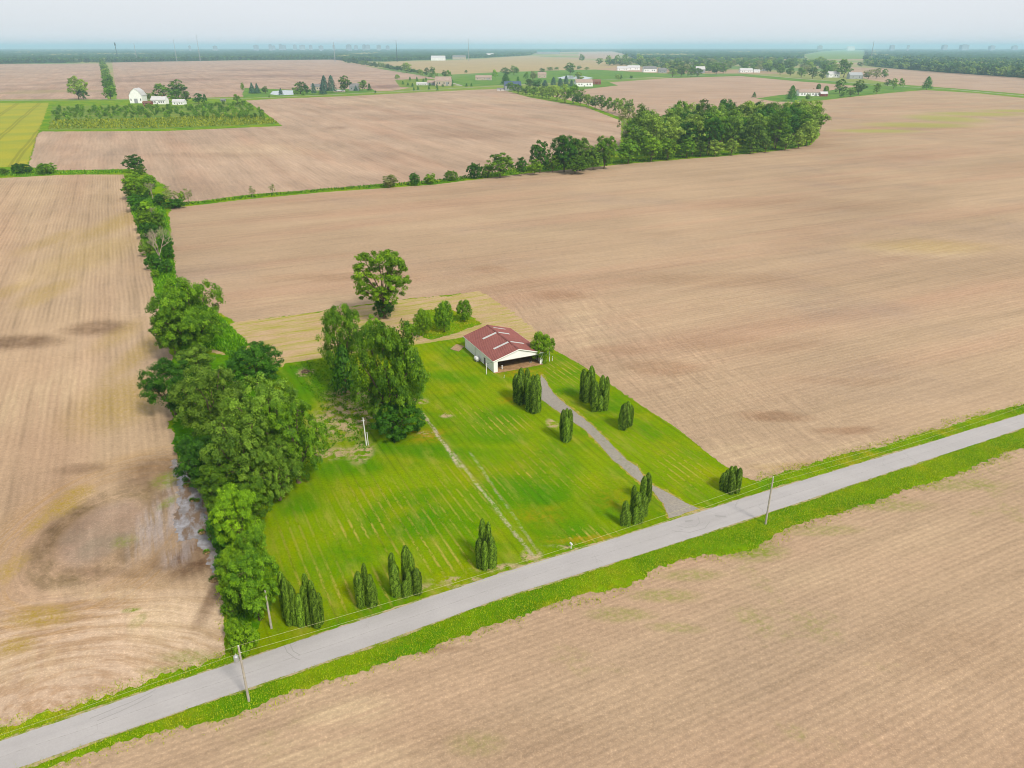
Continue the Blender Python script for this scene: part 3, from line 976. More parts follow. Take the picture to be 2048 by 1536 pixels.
def crown_mesh(name, norm=True, **k):
    v, tint, L, cc = crown(**k)
    sx = sz = 1.0
    if norm:
        r = np.percentile(np.hypot(v[..., 0], v[..., 1]), 98)
        top = np.percentile(v[..., 2], 99.8)
        sx, sz = 0.5 / r, 1.0 / top
        v = v * np.array([sx, sx, sz])
        L = [(l[0] * np.array([sx, sx, sz]), l[1] * sx) for l in L]
        cc = cc * np.array([sx, sx, sz])
    n = len(v)
    me = np_mesh(name, v.reshape(-1, 3), np.arange(n * 4).reshape(-1, 4), tint)
    return me, L, cc


def limb(mb, a, b, ra, rb, seg=3, wob=0.02, sides=5, g=rng):
    a, b = Vector(a), Vector(b)
    p = a
    for i in range(seg):
        t = (i + 1) / seg
        q = a.lerp(b, t)
        if i < seg - 1:
            q = q + Vector((g.uniform(-1, 1), g.uniform(-1, 1), g.uniform(-.5, .5))) * wob
        mb.tube(p, q, ra + (rb - ra) * i / seg, ra + (rb - ra) * t, sides, cap=False)
        p = q


def trunk_mesh(name, L, cc, r=0.03, seed=0, twigs=30, fork=0.18):
    g = random.Random(seed)
    mb = MB()
    f = Vector((g.uniform(-.02, .02), g.uniform(-.02, .02), fork))
    mb.tube((0, 0, -0.01), (0, 0, 0.03), r * 1.5, r * 1.05, 7, False)
    limb(mb, (0, 0, 0.03), f, r * 1.05, r * 0.85, 2, 0.006, 7, g)
    ends = []
    for c, rad in L:
        e = Vector(c) + Vector((0, 0, rad * .2))
        limb(mb, f, e, r * 0.55, r * 0.16, 4, 0.02, 5, g)
        ends.append(e)
    idx = list(range(len(cc)))
    g.shuffle(idx)
    for i in idx[:twigs]:
        p = Vector(cc[i])
        e = min(ends, key=lambda q: (q - p).length)
        limb(mb, e, p, r * 0.14, r * 0.04, 2, 0.01, 4, g)
    return mb.mesh(name)


def foliage_mat(name, c1, c2, c3=None, trans=0.38, var=0.5, gloss=0.2):
    n = NM(name, 0.55, gloss)
    t = n.attr('tint')
    r = n.objrand()
    k = n.rng(t, -1, 1, 0, 1, False)
    c = n.mix(k, ph(*c1), ph(*c2))
    if c3:
        c = n.mix(n.mul(n.rng(r, 0.45, 1.0, 0, 0.75), 1.0), c, ph(*c3))
    f = n.rng(r, 0, 1, 1 - var * .5, 1 + var * .5, False)
    f = n.mul(f, n.rng(t, -1, 1, 1 - var * .6, 1 + var * .6, False))
    c = n.bright(c, f)
    c = n.bright(c, 1.5)
    n.put(n.b.inputs['Base Color'], c)
    tr = n.t.nodes.new('ShaderNodeBsdfTranslucent')
    n.put(tr.inputs['Color'], n.bright(c, 1.2))
    mxs = n.t.nodes.new('ShaderNodeMixShader')
    mxs.inputs[0].default_value = trans
    out = n.t.nodes['Material Output']
    n.t.links.new(n.b.outputs[0], mxs.inputs[1])
    n.t.links.new(tr.outputs[0], mxs.inputs[2])
    n.t.links.new(mxs.outputs[0], out.inputs['Surface'])
    return n.m


M_BARK = plain('bark', ph(132, 112, 92), 0.95, 0.05, var=0.3, sc=3)
M_BARK_PALE = plain('pale_bark', ph(196, 178, 156), 0.9, 0.1, var=0.2, sc=3)
M_LF_MAPLE = foliage_mat('maple_leaves', (66, 118, 12), (126, 164, 26))
M_LF_WILLOW = foliage_mat('willow_leaves', (76, 120, 18), (136, 168, 50))
M_LF_DARK = foliage_mat('dark_leaves', (44, 98, 12), (84, 138, 20))
M_LF_BRIGHT = foliage_mat('bright_leaves', (94, 146, 8), (150, 186, 26))
M_LF_ARB = foliage_mat('arborvitae_needles', (62, 100, 12), (128, 160, 44), trans=0.3, var=0.6)
M_LF_MID = foliage_mat('woodland_leaves', (58, 112, 24), (132, 166, 48), (144, 164, 64), var=0.8)
M_LF_FAR = foliage_mat('distant_leaves', (50, 96, 34), (104, 138, 50), (126, 144, 62), var=0.6)
M_LF_EDGE = foliage_mat('forest_edge_leaves', (26, 66, 28), (66, 104, 40), var=0.7)
M_LF_SPRUCE = foliage_mat('spruce_needles', (40, 78, 58), (70, 108, 84), trans=0.08, var=0.4)
M_LF_PALE = foliage_mat('pale_leaves', (128, 142, 70), (164, 168, 102), var=0.3)
M_CORE = plain('inner_needles', ph(64, 96, 20), 1.0, 0.0, var=0.3, sc=3)

PROTO = {}


def proto(kind, n, mat, twigs=20, tr=0.03, bark=None, fork=0.18, **k):
    lst = []
    for i in range(n):
        me, L, cc = crown_mesh(kind + '_crown', seed=hash_(kind) + i, **k)
        me.materials.append(mat)
        tm = trunk_mesh(kind + '_trunk', L, cc, tr, i, twigs, fork)
        tm.materials.append(bark or M_BARK)
        lst.append((me, tm))
    PROTO[kind] = lst


def hash_(s):
    return sum(ord(ch) * (i + 3) for i, ch in enumerate(s)) % 1000


proto('maple', 3, M_LF_MAPLE, 30, 0.025, H=1, z0=0.10, Rr=0.42, lobes=13, clumps=280, per=95, leaf=0.023, lobe_r=0.175, clump_r=0.047, droop=0.4, hang=0.03, inner=0.12)
proto('willow', 3, M_LF_WILLOW, 30, 0.03, H=1, z0=0.06, Rr=0.50, lobes=14, clumps=300, per=100, leaf=0.024, lobe_r=0.18, clump_r=0.042, droop=0.9, hang=0.05, flat=0.7, inner=0.12)
proto('open', 1, M_LF_BRIGHT, 70, 0.022, M_BARK, 0.30, H=1, z0=0.16, Rr=0.44, lobes=18, clumps=230, per=75, leaf=0.028, lobe_r=0.13, clump_r=0.045, droop=0.5, inner=0.03, top_bias=0.35)
proto('round', 3, M_LF_BRIGHT, 12, 0.03, H=1, z0=0.03, Rr=0.42, lobes=10, clumps=150, per=75, leaf=0.04, lobe_r=0.22, clump_r=0.06, droop=0.3, inner=0.15)
proto('ball', 1, M_LF_DARK, 12, 0.03, H=1, z0=0.0, Rr=0.62, lobes=12, clumps=260, per=75, leaf=0.034, lobe_r=0.28, clump_r=0.07, droop=0.3, inner=0.2)
proto('shrub', 3, M_LF_DARK, 10, 0.03, H=1, z0=0.0, Rr=0.75, lobes=7, clumps=110, per=75, leaf=0.06, lobe_r=0.36, clump_r=0.10, droop=0.3, inner=0.15)
proto('wood', 4, M_LF_MID, 14, 0.022, H=1, z0=0.14, Rr=0.36, lobes=9, clumps=90, per=42, leaf=0.042, lobe_r=0.19, clump_r=0.06, droop=0.3, inner=0.18)
proto('belt', 3, M_LF_MID, 6, 0.03, H=1, z0=0.04, Rr=0.42, lobes=7, clumps=60, per=30, leaf=0.065, lobe_r=0.22, clump_r=0.075, droop=0.3, inner=0.2)
proto('far', 4, M_LF_FAR, 0, 0.03, H=1, z0=0.04, Rr=0.45, lobes=6, clumps=40, per=14, leaf=0.12, lobe_r=0.24, clump_r=0.09, droop=0.2, inner=0.25)
proto('pale', 2, M_LF_PALE, 40, 0.02, M_BARK_PALE, 0.28, H=1, z0=0.18, Rr=0.34, lobes=9, clumps=70, per=26, leaf=0.035, lobe_r=0.16, clump_r=0.06, droop=0.3, inner=0.0)
proto('leafy', 2, M_LF_BRIGHT, 14, 0.02, H=1, z0=0.06, Rr=0.40, lobes=8, clumps=110, per=46, leaf=0.045, lobe_r=0.21, clump_r=0.06, droop=0.4, inner=0.15)


# conical needles: spruce tiers and narrow cypress columns
def cone_mesh(name, seed, n, tiers, r0, leaf, mat, power=1.0, zb=0.05):
    g = np.random.default_rng(seed)
    t = g.uniform(0, 1, n) ** 1.25
    a = g.uniform(0, 2 * PI, n)
    lump = 1 + 0.25 * np.sin(a * 5 + t * 40) * np.sin(t * tiers * 2 * PI)
    r = r0 * (1 - t) ** power * lump * g.uniform(0.35, 1.05, n) ** .5 + 0.01
    fr = (t * tiers) % 1
    r *= 1.1 - 0.35 * fr
    C = np.stack([r * np.cos(a), r * np.sin(a), zb + t * (1 - zb)], 1)
    N_ = np.stack([np.cos(a), np.sin(a), np.full(n, .9)], 1) + g.normal(size=(n, 3)) * .3
    v = leaf_quads(C, N_, leaf, 0.55, 1.0, g)
    me = np_mesh(name, v.reshape(-1, 3), np.arange(n * 4).reshape(-1, 4), g.uniform(-1, 1, n))
    me.materials.append(mat)
    return me


sp_tr = MB().tube((0, 0, -0.01), (0, 0, 0.9), 0.025, 0.006, 5, False).mesh('spruce_trunk')
sp_tr.materials.append(M_BARK)
PROTO['spruce'] = [(cone_mesh('spruce_crown', 5 + i, 900, 7, 0.5, 0.11, M_LF_SPRUCE, 0.85), sp_tr) for i in range(2)]
PROTO['cedar'] = [(cone_mesh('cedar_crown', 15 + i, 500, 5, 0.5, 0.13, M_LF_DARK, 0.55), sp_tr) for i in range(2)]
PROTO['pine'] = [(cone_mesh('pine_crown', 25 + i, 1200, 9, 0.5, 0.09, M_LF_SPRUCE, 0.6, 0.12), sp_tr) for i in range(2)]

TREES = []


def tree(px, pyb, pyt, wpx, kind, label=None, group=None, name='tree', cat='tree', parts=True, lean=None, mat=None, yaw=None, depthx=1.0):
    b = at(px, pyb)
    h = hgt(px, pyb, pyt)
    w = wpx * mpp(b)
    return tree_at(b, h, w, kind, label, group, name, cat, parts, lean, mat, yaw, depthx)


MATMESH = {}


def with_mat(me, mat):
    if mat is None:
        return me
    k = (me.name, mat.name)
    if k not in MATMESH:
        m2 = me.copy()
        m2.materials.clear()
        m2.materials.append(mat)
        MATMESH[k] = m2
    return MATMESH[k]


def tree_at(b, h, w, kind, label=None, group=None, name='tree', cat='tree', parts=True, lean=None, mat=None, yaw=None, depthx=1.0):
    P = PROTO[kind]
    cm, tm = P[rng.randrange(len(P))]
    cm = with_mat(cm, mat)
    rz = rng.uniform(0, 2 * PI) if yaw is None else yaw
    if parts:
        e = empty(name, (b[0], b[1], 0), rz, label, cat, group)
        if lean:
            e.rotation_euler = (lean[0], lean[1], rz)
        c = link('crown', cm, None, e)
        t = link('trunk', tm, None, e)
        c.scale = (w, w * depthx, h)
        t.scale = (w, w * depthx, h)
        TREES.append((b[0], b[1], w))
        return e
    o = link(name, cm)
    o.location = (b[0], b[1], 0)
    o.rotation_euler = (0, 0, rz)
    o.scale = (w, w * depthx, h)
    props(o, label, cat, group)
    return o

# ------------------------------------------------------------------ near trees
NEAR = [
    # px, base y, top y, width px, kind, name, label, mat
    (392, 712, 560, 150, 'willow', 'silver_maple_tree', 'big feathery maple standing at the field corner, first large tree below the open grass gap', M_LF_MAPLE),
    (352, 716, 618, 76, 'maple', 'maple_tree', 'lower bushy maple pressed against the left flank of the big feathery maple', None),
    (398, 760, 690, 70, 'round', 'maple_tree', 'young leafy tree filling the gap between the feathery maple and the leaning dark tree', M_LF_WILLOW),
    (352, 832, 722, 105, 'maple', 'leaning_tree', 'dark tree whose long boughs lean out over the ploughed field on the left', M_LF_DARK),
    (514, 770, 690, 116, 'ball', 'mulberry_tree', 'round dense dark green tree beside the sandy gap at the stubble edge', M_LF_DARK),
    (440, 880, 738, 150, 'willow', 'willow_tree', 'tall willow behind the pale bare limbs, back left of the great thicket', None),
    (545, 925, 762, 165, 'willow', 'willow_tree', 'tallest spreading willow at the top of the great thicket', None),
    (598, 965, 805, 135, 'willow', 'willow_tree', 'drooping willow whose right side hangs over the lawn', M_LF_MAPLE),
    (505, 985, 835, 165, 'willow', 'willow_tree', 'middle willow of the thicket with sprays hanging above the bare limbs', None),
    (410, 980, 880, 96, 'maple', 'maple_tree', 'leafy tree at the head of the muddy water, left edge of the thicket', M_LF_DARK),
    (452, 1030, 930, 100, 'maple', 'maple_tree', 'leafy tree directly beside the muddy water on its right bank', None),
    (560, 1000, 880, 110, 'willow', 'willow_tree', 'low willow bough mass nearest the lawn at the foot of the thicket', None),
    (488, 1110, 975, 96, 'maple', 'hackberry_tree', 'yellowish green tree standing between the thicket and the roadside maple', M_LF_BRIGHT),
    (455, 1100, 1010, 60, 'round', 'hackberry_tree', 'small dark tree wedged against the water side of the yellowish green tree', M_LF_DARK),
    (482, 1200, 1098, 86, 'maple', 'roadside_maple', 'bright green maple at the pond end of the roadside pair', M_LF_BRIGHT),
    (520, 1240, 1112, 104, 'maple', 'roadside_maple', 'dark leaved maple just behind the bare pole without wires', None),
    (492, 1305, 1252, 62, 'shrub', 'roadside_bush', 'low bush at the roadside behind the pole that carries the transformer', M_LF_BRIGHT),
    (692, 770, 612, 88, 'maple', 'maple_tree', 'rounded tree behind and left of the largest yard tree', None),
    (692, 786, 690, 62, 'pine', 'pine_tree', 'dark shaggy pine standing under the left flank of the central yard trees', M_LF_DARK),
    (752, 712, 632, 52, 'leafy', 'young_maple', 'small light green tree between the tall open tree and the largest yard tree', None),
    (784, 858, 642, 146, 'willow', 'yard_tree', 'largest tree on the lawn, broad crown tapering to a narrow leafy foot', M_LF_MAPLE),
    (815, 842, 700, 84, 'maple', 'yard_tree', 'smaller tree merged into the right flank of the largest yard tree', None),
    (800, 872, 806, 108, 'shrub', 'lilac_bush', 'wide dark bush spreading around the foot of the largest yard tree', M_LF_DARK),
    (768, 637, 503, 122, 'open', 'tall_open_tree', 'tall airy tree with visible limbs standing alone at the edge of the stubble', None),
    (768, 636, 598, 44, 'shrub', 'undergrowth_bush', 'dark bush around the foot of the tall airy tree', M_LF_DARK),
    (846, 671, 619, 38, 'ball', 'small_tree', 'light green small tree, nearest the lawn of the trio in the uncut grass', M_LF_BRIGHT),
    (889, 664, 601, 38, 'ball', 'small_tree', 'middle and tallest tree of the trio in the uncut grass', M_LF_MAPLE),
    (929, 643, 600, 32, 'ball', 'small_tree', 'smallest round tree of the trio, at the far end of the uncut grass', M_LF_MAPLE),
    (1084, 724, 664, 50, 'ball', 'barn_side_tree', 'round bright tree growing against the open end of the red roofed barn', M_LF_BRIGHT),
    (508, 1066, 965, 84, 'maple', 'thicket_tree', 'tree filling the lawn side between the great thicket and the yellowish green tree', M_LF_MAPLE),
    (512, 1170, 1062, 72, 'maple', 'thicket_tree', 'tree on the lawn side just above the dark leaved roadside maple', M_LF_MAPLE),
    (372, 908, 872, 46, 'shrub', 'bank_bush', 'dark bush at the very top of the muddy water', None),
    (402, 962, 928, 44, 'shrub', 'bank_bush', 'weedy bush on the right bank near the narrow head of the water', M_LF_MAPLE),
    (436, 1078, 1046, 40, 'shrub', 'bank_bush', 'bush on the right bank where the water is widest', M_LF_MAPLE),
    (452, 1142, 1106, 42, 'shrub', 'bank_bush', 'bush on the bank above the brown lower end of the water', None),
    (466, 1232, 1196, 40, 'shrub', 'bank_bush', 'bush at the field edge left of the roadside maple pair', M_LF_MAPLE),
    (470, 1276, 1240, 40, 'shrub', 'bank_bush', 'low bush at the field corner closest to the road', M_LF_BRIGHT),
    (400, 700, 660, 60, 'shrub', 'thicket_bush', 'dark undergrowth bush right below the big feathery maple', None),
    (455, 815, 770, 60, 'shrub', 'thicket_bush', 'bush between the dense round tree and the tall back willow', M_LF_MAPLE),
]
for (px, pb, pt, w, kd, nm, lab, mt) in NEAR:
    tree(px, pb, pt, w, kd, lab, None, nm, 'bush' if 'bush' in nm else 'tree', mat=mt)

# bare limbs showing among the willows
def bare_mesh(name, seed, depth_=6, spread=0.55, r0=0.022, up=0.25, leanv=(0, 0, 1)):
    g = random.Random(seed)
    mb = MB()

    def rec(p, d, L, r, k):
        q = p + d * L
        m = p.lerp(q, .5) + Vector((g.uniform(-1, 1), g.uniform(-1, 1), g.uniform(-1, 1))) * L * .05
        mb.tube(p, m, r, r * .85, 5 if r > .006 else 3, False)
        mb.tube(m, q, r * .85, r * .7, 5 if r > .006 else 3, False)
        if k == 0:
            return
        for _ in range(3 if k > 2 else 3):
            s = Vector((g.gauss(0, 1), g.gauss(0, 1), g.gauss(0, .6))) * spread
            nd = (d + s + Vector((0, 0, up))).normalized()
            rec(q, nd, L * g.uniform(.62, .86), r * g.uniform(.5, .68), k - 1)
    rec(Vector((0, 0, 0)), Vector(leanv).normalized(), 0.26, r0, depth_)
    me = mb.mesh(name)
    return me


bm1 = bare_mesh('bare_branches', 3, 6)
bm1.materials.append(M_BARK_PALE)
bm2 = bare_mesh('bare_branches', 8, 5, 0.45)
bm2.materials.append(M_BARK_PALE)


def bare(px, pb, pt, label, me=bm1, group=None, k=1.0):
    b = at(px, pb)
    h = hgt(px, pb, pt)
    e = empty('bare_tree', b, rng.uniform(0, 6), label, 'dead tree', group)
    o = link('branches', me, None, e)
    o.scale = (h * .95 * k, h * .95 * k, h * 1.02)


bare(322, 532, 452, 'large leafless grey tree with spreading limbs in the hedgerow')
bare(308, 440, 408, 'small whitish leafless tree between green bushes of the hedgerow', bm2)
bare(306, 400, 356, 'grey leafless tree at the top right of the hedgerow beside the field strip', bm2)
bare(438, 925, 862, 'pale bare limbs poking out of the thicket above the muddy water', bm2, k=.8)
bare(1258, 320, 236, 'pale trunked thin tree at the left end of the woodland', bm2)

# hedgerow running away from the thicket
HEDGE = [
    (270, 345, 309, 42, 'leafy', 'hedge_tree', 'dark round tree standing alone at the far end of the hedgerow', M_LF_DARK),
    (282, 350, 330, 22, 'shrub', 'hedge_bush', 'small bush at the foot of the lone tree ending the hedgerow', M_LF_MAPLE),
    (276, 400, 343, 52, 'leafy', 'hedge_tree', 'broad green tree at the bend, largest in the far half of the hedgerow', None),
    (300, 392, 350, 40, 'leafy', 'hedge_tree', 'green tree next to the grey leafless one at the top of the hedgerow', M_LF_MAPLE),
    (262, 398, 362, 30, 'leafy', 'hedge_tree', 'leafy tree pushing out into the striped field at the hedgerow top', M_LF_MAPLE),
    (276, 424, 388, 42, 'leafy', 'hedge_tree', 'dense tree on the striped field side just below the hedgerow bend', M_LF_DARK),
    (345, 412, 372, 36, 'pale', 'sapling', 'thin pale green tree where the grass strip leaves the hedgerow', None),
    (366, 408, 382, 14, 'leafy', 'sapling', 'slim sapling, left one of the two at the start of the grass strip', None),
    (378, 408, 376, 20, 'pale', 'sapling', 'slim flat topped sapling at the start of the grass strip', None),
    (322, 412, 388, 30, 'shrub', 'hedge_bush', 'low dark bush in front of the thin pale tree on the strip', None),
    (350, 416, 398, 46, 'shrub', 'hedge_bush', 'low spreading bush along the beginning of the grass strip', None),
    (298, 438, 402, 36, 'round', 'hedge_bush', 'bright green bush in the hedgerow above the leafless grey tree', None),
    (286, 440, 410, 24, 'leafy', 'hedge_tree', 'narrow leafy tree on the field side opposite the whitish dead tree', M_LF_MAPLE),
    (292, 462, 424, 40, 'round', 'hedge_bush', 'rounded bright bush left of the whitish dead tree', M_LF_BRIGHT),
    (318, 458, 422, 34, 'round', 'hedge_bush', 'rounded green bush on the right edge of the hedgerow', M_LF_MAPLE),
    (300, 478, 444, 42, 'shrub', 'hedge_bush', 'dark thicket bush immediately behind the large leafless tree', None),
    (332, 498, 470, 34, 'shrub', 'hedge_bush', 'dark bush right of the large leafless tree', None),
    (300, 512, 478, 40, 'shrub', 'hedge_bush', 'dull olive bush left of the large leafless tree', M_LF_WILLOW),
    (338, 520, 492, 28, 'shrub', 'hedge_bush', 'dark green bush below the right limbs of the leafless tree', None),
    (308, 540, 508, 34, 'shrub', 'hedge_bush', 'dark bush at the foot of the large leafless tree', None),
    (334, 546, 520, 30, 'shrub', 'hedge_bush', 'lowest bush of the hedgerow above the open grass gap', None),
    (312, 556, 540, 18, 'shrub', 'hedge_bush', 'tiny bright bush at the top of the open grass gap', M_LF_BRIGHT),
    (10, 349, 336, 18, 'round', 'strip_bush', 'small bush at the edge of the yellow crop, nearest the left frame', M_LF_MAPLE),
    (44, 347, 327, 40, 'shrub', 'strip_bush', 'wide dark bush at the corner of the yellow crop', None),
    (95, 347, 326, 42, 'shrub', 'strip_bush', 'wide green bush on the strip right of the yellow crop corner', M_LF_MAPLE),
    (506, 395, 372, 16, 'pale', 'strip_tree', 'small yellowish tree on the grass strip, first along it', None),
    (546, 389, 368, 15, 'pale', 'strip_tree', 'thin nearly leafless tree on the grass strip, second along it', None),
    (780, 375, 350, 34, 'round', 'strip_tree', 'olive brown tinged bush on the grass strip', M_LF_PALE),
    (830, 371, 346, 24, 'round', 'strip_tree', 'neat dark round bush on the grass strip', M_LF_DARK),
    (860, 368, 347, 24, 'round', 'strip_tree', 'lighter bush on the strip right of the neat dark round one', None),
    (903, 361, 341, 28, 'shrub', 'strip_tree', 'low bush on the strip just before the taller trees begin', M_LF_MAPLE),
    (950, 357, 326, 32, 'shrub', 'strip_tree', 'scrubby bush at the start of the tree row leading to the woodland', None),
    (1000, 355, 306, 58, 'leafy', 'row_tree', 'bright rounded tree, first full tree of the row leading to the woodland', M_LF_MAPLE),
    (975, 356, 330, 26, 'shrub', 'row_bush', 'small bush leaning on the first rounded tree of the row', M_LF_MAPLE),
    (1042, 352, 314, 26, 'leafy', 'row_tree', 'narrow dark tree in the row right of the rounded bright tree', M_LF_DARK),
    (1068, 350, 318, 32, 'leafy', 'row_tree', 'yellowish small tree in front of the taller dark one of the row', M_LF_BRIGHT),
    (1080, 346, 280, 42, 'leafy', 'row_tree', 'tall dark oval tree standing a little apart in the row', M_LF_DARK),
    (1128, 344, 270, 60, 'maple', 'row_tree', 'broad dark tree, left of the close tall group in the row', M_LF_DARK),
    (1105, 345, 305, 40, 'leafy', 'row_tree', 'low leafy tree in front of the broad dark tree of the row', M_LF_MAPLE),
    (1160, 342, 276, 56, 'maple', 'row_tree', 'greyish green tree in the middle of the tall group of the row', M_LF_MID),
    (1186, 340, 290, 40, 'leafy', 'row_tree', 'dark lower tree within the tall group of the row', M_LF_MID),
    (1208, 338, 272, 50, 'maple', 'row_tree', 'right hand tree of the tall group before the gap in the row', M_LF_MAPLE),
    (1150, 348, 310, 50, 'leafy', 'row_bush', 'bushy lower growth in front of the tall group of the row', M_LF_MAPLE),
    (1256, 328, 278, 52, 'leafy', 'row_tree', 'rounded green tree after the gap in the row', M_LF_MAPLE),
    (1302, 324, 270, 48, 'leafy', 'row_tree', 'bright yellowish green tree in front of the woodland', M_LF_BRIGHT),
    (1334, 320, 276, 46, 'leafy', 'row_tree', 'bright green tree beside the yellowish one in front of the woodland', None),
    (1372, 316, 276, 38, 'leafy', 'row_tree', 'green lower tree at the woodland foot right of the bright pair', M_LF_MAPLE),
    (1250, 300, 212, 42, 'pale', 'woodland_edge_tree', 'tall pale thinly leaved tree at the left end of the woodland', None),
    (1278, 296, 206, 40, 'pale', 'woodland_edge_tree', 'pale olive tree just inside the left end of the woodland', M_LF_MID),
]
for (px, pb, pt, w, kd, nm, lab, mt) in HEDGE:
    tree(px, pb, pt, w, kd, lab, None, nm, 'bush' if ('bush' in nm or 'bush' in lab.split(',')[0].split(' on ')[0]) else 'tree', mat=mt)


def in_poly(x, y, P):
    c = False
    j = len(P) - 1
    for i in range(len(P)):
        if (P[i][1] > y) != (P[j][1] > y) and x < (P[j][0] - P[i][0]) * (y - P[i][1]) / (P[j][1] - P[i][1]) + P[i][0]:
            c = not c
        j = i
    return c


def scatter(poly_px, spacing, seed=0, jitter=0.45, anis=1.0):
    """jittered grid of world points inside a pixel polygon"""
    W = [at(*p) for p in poly_px]
    UVs = [uv(p) for p in W]
    g = random.Random(seed)
    u0, u1 = min(q[0] for q in UVs), max(q[0] for q in UVs)
    v0, v1 = min(q[1] for q in UVs), max(q[1] for q in UVs)
    out = []
    v = v0
    while v < v1:
        u = u0
        while u < u1:
            a, b = u + g.uniform(-1, 1) * jitter * spacing, v + g.uniform(-1, 1) * jitter * spacing
            if in_poly(a, b, UVs):
                out.append(Vector((U[0] * a + V[0] * b, U[1] * a + V[1] * b, 0)))
            u += spacing
        v += spacing * anis
    return out


# the woodland itself
k = 0
for p in scatter([(1262, 322), (1330, 318), (1440, 310), (1540, 302), (1622, 290), (1630, 272), (1590, 262), (1480, 268), (1380, 272), (1280, 286), (1256, 300)], 17.0, 5):
    h = rng.uniform(24, 34)
    tree_at(p, h, rng.uniform(18, 25), 'wood', 'tall leafy tree packed in the square woodland beyond the big field', 'trees of the square woodland', 'woodland_tree',
            mat=rng.choice([None, None, None, M_LF_MAPLE, M_LF_DARK]))
tree(1612, 292, 238, 44, 'leafy', 'low rusty tinged tree at the right end of the woodland', None, 'woodland_edge_tree', mat=M_LF_MID)
for (px, pb, w) in [(1400, 314, 30), (1430, 313, 34), (1462, 311, 30), (1500, 308, 34), (1530, 305, 30), (1570, 301, 34), (1596, 297, 30)]:
    tree(px, pb, pb - 34, w, 'belt', 'low leafy growth along the near foot of the square woodland', 'bushes at the woodland foot', 'woodland_bush', 'bush')

# belt of trees between the middle and back fields
BELT = [(1022, 184, 164, 18), (1036, 187, 168, 20), (1052, 190, 172, 22), (1068, 193, 174, 22), (1084, 196, 172, 24), (1098, 198, 172, 24), (1114, 201, 170, 26), (1130, 205, 168, 28), (1146, 208, 169, 28), (1160, 211, 178, 24),
        (1176, 214, 188, 22), (1190, 217, 190, 20), (1204, 220, 190, 20), (1216, 223, 194, 18), (1230, 226, 196, 20), (1244, 229, 196, 22), (1258, 234, 198, 22)]
for (px, pb, pt, w) in BELT:
    tree(px, pb, pt, w * 1.15, 'belt', 'tree of the belt running from the blue roofed house to the woodland', 'tree belt between two fields', 'belt_tree', mat=rng.choice([None, M_LF_MAPLE, None]))

# ------------------------------------------------------------------ arborvitae
def spire_mesh(seed):
    g = np.random.default_rng(seed)
    n = 3600
    t = g.uniform(0.0, 1, n) ** 0.92
    a = g.uniform(0, 2 * PI, n)

    def prof(t):
        return 0.40 + 0.10 * np.sin(t * 3.0) - 0.04 * t

    def rad(t, a):
        r = prof(t) * np.where(t > .72, np.sqrt(np.clip(1 - ((t - .72) / .285) ** 2, 0, 1)), 1)
        r = r * (1 + .06 * np.sin(a * 4 + 2.0 * np.sin(t * 3 + seed)) + .06 * np.sin(a * 3 + t * 9 + seed) + .05 * np.sin(a * 7 - t * 23) + .04 * np.sin(a * 5 + t * 41))
        return np.where(t < .06, r * (.75 + 4 * t), r)
    r = rad(t, a) * g.uniform(.84, 1.12, n)
    C = np.stack([r * np.cos(a), r * np.sin(a), t * .97], 1)
    N_ = np.stack([np.cos(a), np.sin(a), .25 + 1.5 * np.clip(t - .7, 0, 1)], 1) + g.normal(size=(n, 3)) * .3
    # sprays stand upright: vertical long axis in a space where height is about 3.5 widths
    v = leaf_quads(C * np.array([1, 1, 3.5]), N_, 0.17, 0.55, -1.6, g) / np.array([1, 1, 3.5])
    v[..., 2] = np.maximum(v[..., 2], 0.0)
    V_ = v.reshape(-1, 3)
    F_ = np.arange(n * 4).reshape(-1, 4)
    # dense inner body
    rings, sd = 10, 10
    cv = []
    for i in range(rings + 1):
        tt = i / rings * .95
        for j in range(sd):
            aa = 2 * PI * j / sd
            rr = float(rad(np.array([tt]), np.array([aa]))[0]) * .86
            cv.append((rr * math.cos(aa), rr * math.sin(aa), tt * .97))
    cf = [(i * sd + j, i * sd + (j + 1) % sd, (i + 1) * sd + (j + 1) % sd, (i + 1) * sd + j) for i in range(rings) for j in range(sd)]
    off = len(V_)
    V_ = np.vstack([V_, np.array(cv)])
    F2 = np.vstack([F_, np.array(cf) + off])
    tint = np.concatenate([np.clip(g.normal(size=n) * .5 + .3 * np.sin(a * 6 + 2.0 * np.sin(t * 5 + seed)) + .3 * np.sin(a * 4 - t * 27), -1, 1), np.full(len(cf), -1.0)])
    me = np_mesh('spire', V_, F2, tint)
    me.materials.append(M_LF_ARB)
    me.materials.append(M_CORE)
    mi = np.zeros(len(F2), np.int32)
    mi[n:] = 1
    me.polygons.foreach_set('material_index', mi)
    return me


